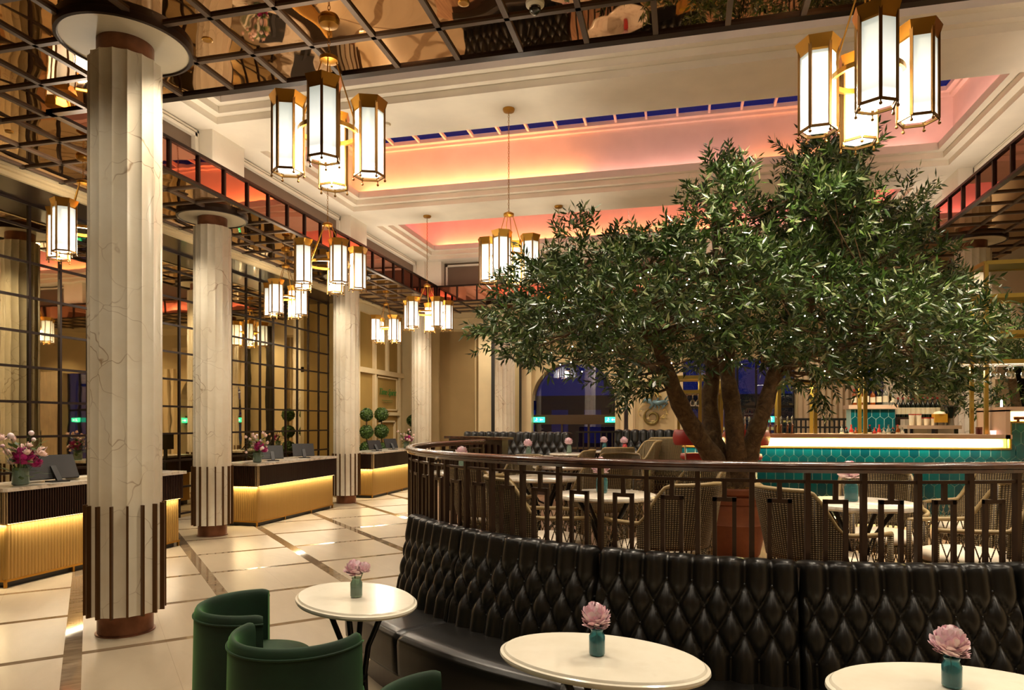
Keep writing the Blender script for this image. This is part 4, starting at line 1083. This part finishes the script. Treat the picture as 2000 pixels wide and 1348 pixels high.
# sprigs standing out of the outline
for (x, y, dx, dy) in [(1120, 455, -.3, 1), (1118, 450, .5, 1), (1135, 455, .2, 1), (1108, 465, -.8, .8), (1600, 290, -.3, 1), (1640, 285, .2, 1), (1390, 335, .1, 1), (1420, 330, -.1, 1), (1770, 375, .2, .9), (1785, 385, .9, .4), (1550, 300, -.7, .7), (1690, 300, .7, .7), (950, 650, -1, .2), (960, 640, -1, -.2), (1612, 770, .1, -1), (1600, 760, -.2, -1), (1845, 755, .8, -.8), (1215, 765, -.2, -1), (1900, 560, 1, .1)]:
    for k in range(3): tw.append((tp(x, y, g.uniform(-.2, .2)), Vector((dx+g.uniform(-.4, .4), g.uniform(-.4, .4), dy+g.uniform(-.3, .3))).normalized(), g.uniform(.16, .26)))
obj('branches', br, M['bark'], tree)
obj('foliage', leaf_mesh('foliage', tw, g, (.06, .105), 15, .135), M['leaf'], tree)
# fairy lights
fl = thing('fairy_lights', 'string of tiny warm white lights wound through the tree', 'string lights', (TX, TY, ZP))
bm_ = MB().sph((0, 0, 0), .0055, 8, 5).mesh('bulb'); pts = []
n = 0
while n < 96:
    x, y = g.uniform(1060, 1880), g.uniform(500, 745)
    if not inside(x, y, OUT) or g.random() > (.25+.75*(y-480)/260): continue
    e = edge(x, y, OUT); q = tp(x, y, g.uniform(-1.7, -.4)*sqrt(1-(1-min(1, e/190))**2)); pts.append(q); n += 1
    obj('bulb', bm_, M['bulb'], fl, loc=q)
chain_ = [pts.pop(0)]
while pts:
    q = min(pts, key=lambda p: (p-chain_[-1]).length); pts.remove(q); chain_.append(q)
pts = chain_
w_ = MB()
for i in range(0, len(pts)-1):
    w_.tube([pts[i], (pts[i]+pts[i+1])/2-Vector((0, 0, .03)), pts[i+1]], .0016, 3)
obj('wire', w_, M['iron'], fl)
# second, farther tree at the right
g = random.Random(21)
c = thing('olive_tree', 'second tree farther back at the right, behind the brass bar shelves', 'tree', (4.85, 11.9, ZP)); T1 = Vector((4.85, 11.9, ZP))
tb = MB().tube([(0, 0, .5), (.05, 0, 1.2), (-.05, .05, 2.0), (-.3, .0, 2.7)], [.1, .08, .06, .03], 8); tb.tube([(.05, 0, 1.2), (.3, 0, 1.9), (.4, .1, 2.6)], [.06, .05, .02], 8); obj('trunk', tb, M['bark'], c, True)
tw = []
for k in range(620):
    th, ph, r_ = g.random()*6.28, math.acos(g.uniform(-1, 1)), g.random()**.4
    p = Vector((r_*1.25*sin(ph)*cos(th)-.2, r_*.8*sin(ph)*sin(th), 2.15+r_*.85*cos(ph))); tw.append((p, (p-Vector((0, 0, 1.8))).normalized()+Vector((g.gauss(0, .3), g.gauss(0, .3), g.gauss(.2, .3))), .2))
obj('foliage', leaf_mesh('foliage', tw, g, (.07, .12), 13, .14), M['leaf'], c)
c = thing('planter', 'terracotta pot of the farther tree behind the bar', 'pot', (4.85, 11.9, ZP)); obj('pot', MB().lathe([(.0001, 0), (.22, 0), (.3, .45), (.33, .5), (.33, .56), (.29, .56), (.0001, .5)], 32), M['terracotta'], c, True, ang=40)
# topiaries by the panelled wall
def topiary(loc, label, balls, seed):
    c = thing('topiary', label, 'plant', loc, 0, 'ball topiaries by the panelled wall'); g = random.Random(seed)
    b = MB()
    for (z, r_) in balls:
        for i in range(900):
            d = Vector((g.gauss(0, 1), g.gauss(0, 1), g.gauss(0, 1))).normalized(); p = Vector((0, 0, z))+d*r_*g.uniform(.82, 1.05); a = d.orthogonal().normalized(); a.rotate(Matrix.Rotation(g.random()*6, 3, d)); e = d.cross(a)
            b.add([p-a*.022, p+e*.022+d*.02, p+a*.022, p-e*.022], [(0, 1, 2, 3)])
        b.sph((0, 0, z), r_*.72, 14, 10)
    obj('foliage', b, M['boxleaf'], c); obj('stem', MB().tube([(0, 0, .4), (.01, 0, 1.0), (0, 0, 1.9)], .02, 7), M['bark'], c)
    obj('pot', MB().lathe([(.0001, 0), (.16, 0), (.2, .4), (.0001, .4)], 24), M['blackwood'], c, True, ang=40)
topiary((-8.05, 16.85, 0), 'three-ball topiary at the left, behind the tilted desk monitors', [(2.0, .16), (1.55, .17), (1.12, .17)], 1)
topiary((-8.05, 17.78, 0), 'three-ball topiary beside the small cream door panel', [(2.02, .18), (1.55, .19), (1.05, .20)], 2)
topiary((-7.9, 19.7, 0), 'topiary half hidden by the column right of the sign', [(1.85, .17), (1.4, .18)], 3)
# green script sign
cu = bpy.data.curves.new('sign_text', 'FONT'); cu.body = 'Time Spirit'; cu.size = .27; cu.shear = .35; cu.extrude = .006; cu.align_x = 'CENTER'; cu.materials.append(M['sign_green'])
c = thing('wall_sign', 'green script lettering with a thin second line in the cream framed panel', 'sign', (XL+.02, 19.05, 2.6), 0)
tmp = bpy.data.objects.new('tmp', cu); COL.objects.link(tmp); bpy.context.view_layer.update(); tm = bpy.data.meshes.new_from_object(tmp); bpy.data.objects.remove(tmp); tm.name = 'lettering'
if not tm.materials: tm.materials.append(M['sign_green'])
o = bpy.data.objects.new('lettering', tm); COL.objects.link(o); o.parent = c; o.rotation_euler = (pi/2, 0, pi/2)
b = MB().box((0, 0, -.16), (.008, .75, .012)); b.box((0, .05, -.21), (.008, .6, .01)); obj('second_line', b, M['sign_green'], c)

# ------------------------------------------------------------------ bar
BY = 9.6
def onY(px, Y, py=None):
    t_ = (px-1000)/FPX; d = Y/(cos(TH)+t_*sin(TH)); X = d*(t_*cos(TH)-sin(TH))
    return X if py is None else (X, Y, CAMZ+(825-py)*d/FPX)
XS = 3.79; XE = 4.72; ZB = 1.65
def clip(poly, x0, x1, z0, z1):
    for (ax_, s_, lim) in ((0, 1, x0), (0, -1, x1), (1, 1, z0), (1, -1, z1)):
        out = []
        for i in range(len(poly)):
            p, q = poly[i], poly[(i+1) % len(poly)]; dp, dq = s_*(p[ax_]-lim), s_*(q[ax_]-lim)
            if dp >= 0: out.append(p)
            if dp*dq < 0: t_ = dp/(dp-dq); out.append((p[0]+(q[0]-p[0])*t_, p[1]+(q[1]-p[1])*t_))
        poly = out
        if len(poly) < 3: return None
    return poly
def tiles(mb, x0, x1, z0, z1, place, w=.112, h=.122, s_=.045, gr=.0045):
    j = -1; z = z0-.05
    while z < z1+.2:
        x = x0-w+(w/2 if j % 2 else 0)
        while x < x1+w:
            P_ = [(x-w/2+gr, z-h/2), (x, z-h/2-s_+gr*1.2), (x+w/2-gr, z-h/2), (x+w/2-gr, z+h/2), (x, z+h/2+s_-gr*1.2), (x-w/2+gr, z+h/2)]
            q = clip(P_, x0, x1, z0, z1)
            if q:
                n = len(q); mb.add([place(a, b_, 0) for a, b_ in q]+[place(a, b_, .005) for a, b_ in q], [tuple(range(n, 2*n))]+[(i, (i+1) % n, n+(i+1) % n, n+i) for i in range(n)])
            x += w
        z += h+s_; j += 1
bar = thing('bar_counter', 'long bar counter clad in teal hexagonal tiles with a glowing band under its top', 'bar', (0, BY, 0))
L = lambda a, z, o: (a, -o, z)
b = MB(); tiles(b, .0, XS+.06, .66, 1.465, L); tiles(b, XS+.06, XE, .66, 1.79, L)
tiles(b, .0, 1.2, .66, 1.465, lambda a, z, o: (-o, a, z)); obj('tile_front', b, M['tile'], bar)
b = MB().bb(.002, XE, .001, .1, .60, 1.47); b.bb(XS+.06, XE, .001, .1, 1.4, 1.80); b.bb(.002, .1, .0, 1.25, .60, 1.47); obj('grout_body', b, M['grout'], bar)
b = MB().bb(-.10, XS+.03, -.13, .72, 1.60, ZB); b.bb(XS-.04, XE, -.13, .72, 1.93, 1.985); b.bb(XS-.04, XS+.01, -.13, .72, 1.6, 1.95); b.bb(-.10, .62, .72, 1.35, 1.60, ZB); obj('counter_top', b, M['barstone'], bar)
b = MB().bb(.0, XS+.05, -.012, .02, 1.468, 1.488); b.bb(XS+.05, XE, -.012, .02, 1.79, 1.808); b.bb(XS+.05, XS+.07, -.012, .02, 1.47, 1.80); b.bb(0, .02, .0, 1.25, 1.468, 1.488); obj('brass_trim', b, M['brass_lit'], bar)
b = MB().bb(.01, XS+.045, .07, .08, 1.488, 1.60); b.bb(XS+.012, XS+.045, .07, .08, 1.488, 1.93); b.bb(XS+.012, XE, .07, .08, 1.81, 1.93); b.bb(.07, .08, .07, 1.25, 1.488, 1.60); obj('glowing_band', b, M['recess_glow'], bar)
b = MB().bb(.06, XE, .12, .6, ZP, .62); obj('plinth', b, M['blackwood'], bar)
b = MB().bb(.06, XE, .09, .10, .56, .60); obj('foot_led', b, M['led'], bar)
lamp('AREA', ((XS)/2, BY+.03, 1.497), 22, (1, .86, .42), XS, .04, UP, name='bar_led'); lamp('AREA', ((XS+XE)/2, BY+.03, 1.815), 12, (1, .86, .42), XE-XS, .04, UP, name='bar_led')
lamp('AREA', (1.85, BY-.07, 1.59), 13, (1, .90, .66), 3.7, .03, (R(14), 0, 0), name='bar_underlight')
lamp('AREA', (2.4, BY+.02, .645), 46, (1, .84, .5), 4.4, .04, (R(-38), 0, 0), name='bar_foot_light')
# gantries
def gantry(name_label, posts, levels, y0, y1, loc=(0, 0, 0), t_=.042):
    c = thing('bar_gantry', name_label, 'shelf frame', (posts[0][0], y0, ZB), 0); bx_ = posts[0][0]
    for (x, zt) in posts:
        for y in (y0, y1): obj('post', MB().box((x-bx_, y-y0, (zt-ZB)/2), (t_, t_, zt-ZB)), M['brass_lit'], c)
    for (xa, xb, z) in levels:
        b = MB()
        for y in (y0, y1): b.box(((xa+xb)/2-bx_, y-y0, z-ZB), (xb-xa, .05, .05))
        for x in (xa, xb): b.box((x-bx_, (y0+y1)/2-y0, z-ZB), (.05, y1-y0, .05))
        b.box(((xa+xb)/2-bx_, (y0+y1)/2-y0, z-ZB-.012), (xb-xa-.05, y1-y0-.05, .012)); obj('shelf', b, M['brass_lit'], c)
    return c
gx = onY(1926, 9.9); gl_ = onY(1690, 9.9); gm = onY(1522, 9.9); ga, gb = onY(1321, 9.9), onY(1368, 9.9)
gantry('tall brass shelf frame standing on the right part of the bar', [(gx, 3.80), (gx+.88, 3.80)], [(gx, gx+.88, 3.80), (gx-.75, gx+.88, 3.38), (gx-.75, gx+.88, 2.92), (gx-.2, gx+.88, 2.56)], 9.9, 10.35)
gantry('low brass frame with a long rail between the tree trunks and the bottles', [(gm, 2.34), (gm+.45, 2.34), (gl_, 2.75)], [(gm, gl_, 2.34)], 9.9, 10.2)
gantry('small brass canopy with hanging glasses at the left end of the bar', [(ga+.03, 2.42), (gb, 2.42), (gb+.28, 2.42)], [(ga, gb+.3, 2.42), (ga, gb+.3, 2.22)], 9.9, 10.5, t_=.035)
for (xa, xb, y_, z_, e_) in ((gx-.7, gx+.85, 10.1, 3.36, 8), (gx, gx+.85, 10.1, 2.9, 6), (gm, gl_, 10.05, 2.30, 9), (ga, gb+.25, 10.2, 2.40, 3)):
    lamp('AREA', ((xa+xb)/2, y_, z_), e_, (1, .84, .5), xb-xa, .1, (0, 0, 0), name='shelf_led')
lamp('AREA', (3.2, 10.75, 2.5), 13, (1, .84, .62), 2.6, .1, (R(-25), 0, 0), name='back_bar_fill')  # added fill lamp brightening the back bar, no fixture behind it
# hanging glasses
wg = None
def wine_glass(loc, label, first=None, up=False):
    if first: return dup(first, loc, 0, label)
    c = thing('wine_glass', label, 'glass', loc, 0, 'stemmed glasses hanging upside down over the bar')
    obj('bowl', MB().lathe([(.0001, -.075), (.02, -.09), (.036, -.12), (.036, -.15), (.03, -.175), (.028, -.175), (.034, -.15), (.034, -.12), (.0001, -.078)], 16), M['clear_glass'], c, True)
    obj('stem', MB().lathe([(.0001, 0), (.034, -.001), (.005, -.008), (.004, -.075), (.0001, -.078)], 12), M['clear_glass'], c, True); return c
for i in range(12):
    lab = 'stemmed glass hanging under the right brass shelf'; p = (gx+.12+i*.085, 10.0+.12*(i % 2), 2.53)
    wg = wine_glass(p, lab) if wg is None else wine_glass(p, lab, wg)
for i in range(5): r_ = wine_glass((ga+.07+i*.075, 10.05+.1*(i % 2), 2.20), 'stemmed glass hanging under the left brass canopy', wg); r_['group'] = 'glasses under the left canopy'
# bottles
BT = {}
def bottle(loc, label, kind, h=.28, r=.036, group='bottles behind the bar'):
    key = (kind, h)
    if key in BT: return dup(BT[key], loc, 0, label, group)
    c = thing('bottle', label, 'bottle', loc, 0, group)
    obj('glass', MB().lathe([(.0001, 0), (r, 0), (r, h*.58), (r*.8, h*.68), (r*.34, h*.78), (r*.34, h*.93), (.0001, h*.93)], 14), M[kind], c, True, ang=50)
    obj('label', MB().lathe([(r+.001, h*.15), (r+.001, h*.48)], 14, cap=False), M['paper'], c); obj('cap', MB().lathe([(r*.38, h*.9), (r*.38, h), (.0001, h)], 10), M['redb'] if kind != 'clear_glass' else M['steel'], c)
    BT[key] = c; return c
sh = thing('back_shelf', 'tiled back-bar shelf unit with a pale top behind the left brass post', 'shelf', (onY(1662, 11.2), 11.2, 0))
x0, x1 = 0, onY(1748, 11.2)-onY(1662, 11.2); zt = onY(1700, 11.2, 791)[2]
b = MB(); tiles(b, 0, x1, ZP+.3, zt-.07, L); obj('tile_front', b, M['tile'], sh); obj('body', MB().bb(0, x1, 0, .3, ZP, zt-.06), M['grout'], sh); obj('shelf_top', MB().bb(-.04, x1+.03, -.05, .33, zt-.06, zt), M['barstone'], sh)
names = ['amber bottle at the left end of the upper bar shelf', 'second amber bottle on the upper bar shelf', 'dark bottle left of the brass post on the upper shelf', 'amber bottle right of the brass post on the upper shelf', 'red capped dark bottle on the upper shelf', 'clear bottle near the right end of the upper shelf', 'last clear bottle at the right end of the upper shelf']
for i, k in enumerate(['amber', 'amber', 'darkglass', 'amber', 'darkglass', 'clear_glass', 'clear_glass']): bottle((onY(1668+i*12.2, 11.3), 11.3, zt), names[i], k, .24+.02*(i % 3))
z2 = onY(1820, 10.9, 831)[2]
c = thing('back_counter', 'low pale shelf at the back of the bar carrying cups and a coffee grinder', 'shelf', (onY(1770, 10.9), 10.9, 0)); w_ = onY(1876, 10.9)-onY(1770, 10.9)
obj('top', MB().bb(0, w_, -.05, .5, z2-.05, z2), M['barstone'], c)
for u in (.02, w_-.02): obj('leg', MB().box((u, .1, (z2-.05+ZP)/2), (.04, .04, z2-.05-ZP)), M['blackwood'], c)
z3 = onY(1780, 11.55, 815)[2]
c = thing('bottle_rack', 'narrow rack carrying a row of dark wine bottles', 'shelf', (onY(1750, 11.55), 11.55, 0)); w3 = onY(1835, 11.55)-onY(1750, 11.55)
obj('rack_shelf', MB().bb(0, w3, -.06, .2, z3-.03, z3), M['espresso'], c); obj('rack_leg', MB().bb(.02, .06, 0, .15, ZP, z3), M['espresso'], c); obj('rack_leg', MB().bb(w3-.06, w3-.02, 0, .15, ZP, z3), M['espresso'], c)
for i in range(9): bottle((onY(1754+i*9.6, 11.6), 11.6, z3), 'dark wine bottle in the row beside the tiled shelf', 'darkglass', .30)
for i in range(7):
    c = thing('paper_cup', '%s pale cup stack with a red rim on the low bar shelf' % ('tall' if i < 3 else 'short'), 'cup', (onY(1780+i*7.2, 10.95), 10.95+.06*(i % 2), z2), 0, 'stacked cups on the low bar shelf'); h_ = .16 if i < 3 else .11
    obj('cup', MB().lathe([(.0001, 0), (.028, 0), (.034, h_), (.0001, h_)], 14), M['paper'], c, True, ang=40); obj('rim', MB().lathe([(.036, h_-.012), (.037, h_), (.0001, h_+.001)], 14), M['redb'], c)
c = thing('coffee_machine', 'small mustard yellow machine left of the coffee grinder', 'machine', (onY(1835, 10.95), 10.95, z2)); obj('body', MB().box((0, 0, .10), (.16, .14, .12)), M['yellow'], c); obj('lid', MB().lathe([(.0001, .16), (.08, .16), (.06, .19), (.0001, .2)], 18), M['paper'], c); 
for e in (-.06, .06): obj('foot', MB().box((e, 0, .02), (.02, .08, .04)), M['steel'], c)
c = thing('coffee_grinder', 'coffee grinder with a dark glass funnel at the right of the bar shelf', 'grinder', (onY(1856, 10.95), 10.95, z2)); obj('hopper', MB().lathe([(.03, .10), (.085, .26), (.0001, .26)], 20), M['darkglass'], c, True, ang=40); obj('base', MB().lathe([(.0001, 0), (.05, 0), (.04, .03), (.03, .1), (.0001, .1)], 18), M['steel'], c, True, ang=40); obj('lid', MB().lathe([(.0001, .27), (.1, .265), (.1, .275), (.0001, .28)], 20), M['plastic'], c)
kinds = ['clear_glass', 'darkglass', 'redb', 'amber', 'teal_glass', 'clear_glass', 'darkglass', 'redb', 'redb', 'clear_glass', 'clear_glass', 'darkglass', 'amber', 'clear_glass']
CN = {'clear_glass': 'clear', 'darkglass': 'dark', 'redb': 'red', 'amber': 'amber', 'teal_glass': 'teal'}
for i, k in enumerate(kinds): bottle((onY(1645+i*9.1, 10.2), 10.22, ZB-.08), 'small %s %s bottle in the working row just behind the bar top' % (CN[k], 'short' if i % 2 else 'tall'), k, .16 if i % 2 else .2, .026, 'small bottles behind the bar top')
b = MB().bb(onY(1600, 10.2), onY(1775, 10.2), 10.35, 10.36, 1.0, 1.02)
obj('speed_rail', MB().bb(0, onY(1775, 10.2)-onY(1640, 10.2)+.05, 0, .14, -.02, 0), M['steel'], None, loc=(onY(1640, 10.2), 10.16, ZB-.08)); tag(bpy.data.objects['speed_rail'], 'narrow steel bottle rail just behind the bar top', 'rail')
c = thing('candle', 'small glowing tea light on the right part of the bar top', 'candle', (onY(1940, 9.75), 9.75, ZB)); obj('holder', MB().lathe([(.0001, 0), (.03, 0), (.035, .05), (.0001, .05)], 16), mat('tealight_glass', (240, 210, 200), .3, emit=(255, 190, 170), es=1.2), c)
c = thing('jar', 'small dark lidded jar on the bar top by the brass post', 'jar', (onY(1912, 9.85), 9.85, ZB)); obj('body', MB().lathe([(.0001, 0), (.035, 0), (.035, .07), (.0001, .07)], 16), mat('maroon_jar', (90, 30, 24), .3), c); obj('lid', MB().lathe([(.037, .07), (.037, .09), (.0001, .09)], 16), M['copper'], c)
c = thing('lamp', 'slim white candle lamp on the raised bar top', 'lamp', (onY(1956, 9.9), 9.9, 1.985)); obj('candle', MB().lathe([(.0001, 0), (.014, 0), (.012, .09), (.0001, .1)], 12), M['exitw'], c)
c = thing('copper_lamp', 'copper tube lamp over the glowing band at the right edge', 'lamp', (onY(1985, 9.55), 9.5, 1.85)); obj('tube', MB().tube([(-.05, 0, 0), (.3, 0, 0)], .02, 12), M['copper'], c, True); obj('bracket', MB().box((.0, .05, -.03), (.03, .1, .03)), M['copper'], c)
# beer taps
tpx = None
for i, px in enumerate((1455, 1463, 1504, 1515, 1525, 1538, 1547)):
    lab = 'copper beer tap with a clear handle, '+('between the two middle trunks' if i < 2 else 'in the group right of the right trunk')
    if tpx is None:
        tpx = c = thing('beer_tap', lab, 'tap', (onY(px, 9.8), 9.8, ZB), 0, 'beer taps on the bar'); obj('column', MB().tube([(0, 0, 0), (0, 0, .09), (.0, -.03, .12), (0, -.06, .10)], .011, 8), M['copper'], c, True); obj('handle', MB().lathe([(.008, .11), (.012, .22), (.0001, .23)], 10), M['clear_glass'], c, True); obj('flange', MB().lathe([(.03, 0), (.03, .01), (.0001, .012)], 14), M['copper'], c)
    else: dup(tpx, (onY(px, 9.8), 9.8, ZB), 0, lab)
# red bar stools
def stool(x, y, rz, label, first=None):
    if first: return dup(first, (x, y, ZP), rz, label)
    c = thing('bar_stool', label, 'stool', (x, y, ZP), rz, 'red leather bar stools'); zs = .80
    obj('seat', MB().lathe([(.0001, zs), (.17, zs), (.19, zs+.03), (.18, zs+.075), (.0001, zs+.085)], 28), M['red'], c, True)
    b = MB().grid(lambda u, v: ((.21+.02*sin(pi*v))*cos(pi*.5+(u-.5)*R(190)), -(.21+.02*sin(pi*v))*sin(pi*.5+(u-.5)*R(190)), zs+.20+.16*v), 24, 6)
    o = obj('backrest', b, M['red'], c, True); o.modifiers.new('t', 'SOLIDIFY').thickness = .05
    for k in range(4):
        q = pi/4+k*pi/2; obj('leg', MB().tube([(.14*cos(q), .14*sin(q), zs), (.2*cos(q), .2*sin(q), 0)], .012, 8), M['chrome'], c, True)
    for e in (-1, 1): obj('back_post', MB().tube([(e*.14, -.12, zs), (e*.16, -.16, zs+.24)], .009, 6), M['chrome'], c)
    obj('foot_ring', MB().tube([(.18*cos(t_), .18*sin(t_), .28) for t_ in [2*pi*i/24 for i in range(24)]], .009, 6, closed=True), M['chrome'], c, True); return c
s0_ = stool(.16, 9.12, R(10), 'red leather bar stool at the left end of the bar, left of the trunks')
stool(.78, 9.15, R(-8), 'red leather bar stool seen between the tree trunks', s0_)
# balustrade and exit signs, relief
c = thing('low_rail', 'black balustrade behind the bar, in front of the pale curtain', 'railing', (onY(1528, 13.6), 13.6, 0)); w_ = onY(1668, 13.6)-onY(1528, 13.6)
zt2 = onY(1600, 13.6, 817)[2]; obj('top_bar', MB().bb(0, w_, 0, .05, zt2-.04, zt2), M['blackwood'], c); obj('mid_bar', MB().bb(0, w_, 0, .04, zt2-.18, zt2-.15), M['blackwood'], c)
for i in range(16): obj('post', MB().box((w_*i/15, .02, (zt2+ZP)/2), (.03, .03, zt2-ZP)), M['blackwood'], c)
def exit_sign(loc, label):
    c = thing('exit_sign', label, 'sign', loc, 0, 'green exit signs'); obj('panel', MB().box((0, 0, 0), (.34, .04, .16)), M['exit'], c)
    b = MB(); y = -.024
    b.box((-.07, y, .045), (.024, .006, .024)); b.bar((-.07, y, .03), (-.085, y, -.01), .022, .006); b.bar((-.085, y, -.01), (-.05, y, -.05), .014, .006); b.bar((-.085, y, -.01), (-.13, y, -.045), .014, .006); b.bar((-.075, y, .022), (-.03, y, .0), .012, .006)
    b.bar((.12, y, 0), (.03, y, 0), .006, .016); b.bar((.03, y, 0), (.06, y, .03), .006, .014); b.bar((.03, y, 0), (.06, y, -.03), .006, .014)
    obj('pictogram', b, M['exitw'], c)
exit_sign(onY(1053, YF+.15, 820), 'green running man exit sign at the left of the bronze door header')
exit_sign(onY(1193, YF+.15, 820), 'green running man exit sign at the right end of the bronze door header')
exit_sign(onY(1512, YF+.1, 819), 'green exit sign seen over the bar between the tree trunks')
cx_, cz_ = onY(1274, YF), onY(1274, YF, 815)[2]
c = thing('wall_relief', 'curling coral and shell relief sculpture on the cream panel left of the trunk', 'sculpture', (cx_, YF-.03, cz_))
sp = [((.24-.022*i)*cos(R(100+i*38)), -.03, (.24-.022*i)*sin(R(100+i*38))) for i in range(11)]
b = MB(); Q = []
for i in range(61):
    a = R(95+i*7.2); r_ = .25-.0026*i; Q.append((r_*cos(a)-.0, -.03, r_*sin(a)))
b.tube(Q, [.018+.03*sin(pi*i/60) for i in range(61)], 10); obj('curled_tail', b, mat('bronze_green_tail', (126, 110, 60), .4, .6), c, True)
b = MB(); g = random.Random(4)
b.tube([(-.26, -.04, .42), (-.2, -.05, .5), (-.08, -.06, .46), (.02, -.06, .36), (-.08, -.04, .24)], [.03, .05, .07, .06, .03], 10)
b.tube([(.02, -.06, .42), (.18, -.06, .40), (.34, -.05, .44), (.44, -.04, .38)], [.06, .07, .05, .02], 10)
for i in range(22):
    p = Vector((g.uniform(-.05, .4), -.05, g.uniform(.3, .5))); q = p+Vector((g.uniform(-.15, .15), -.03, g.uniform(-.18, .12))); b.tube([p, (p+q)/2+Vector((.03, 0, .03)), q], [.025, .018, .006], 6)
obj('blue_body', b, mat('blue_grey_scale', (110, 140, 150), .35, .3), c, True)
b = MB()
for i in range(26):
    a = g.uniform(0, 6.28); p = Vector((-.1+.3*g.random(), -.03, .55+.25*g.random())); b.tube([p, p+Vector((.06*cos(a), -.02, .06*sin(a)+.03)), p+Vector((.12*cos(a), -.02, .12*sin(a)))], [.02, .014, .005], 5)
for i in range(14):
    a = g.uniform(0, 6.28); r_ = g.uniform(.3, .42); p = Vector((r_*cos(a), -.02, r_*sin(a)*.6+.12)); b.tube([p, p+Vector((.05, -.01, .03)), p+Vector((.09, -.01, -.02))], [.016, .012, .004], 5)
b.tube([(.40*cos(a), -.01, .40*sin(a)*.62+.14) for a in [R(i*15) for i in range(24)]], .008, 5, closed=True); b.tube([(-.2, -.01, .5), (0, -.015, .66), (.25, -.01, .6)], .04, 6)
obj('coral', b, mat('pale_gold_coral', (226, 200, 130), .45, .2), c, True)
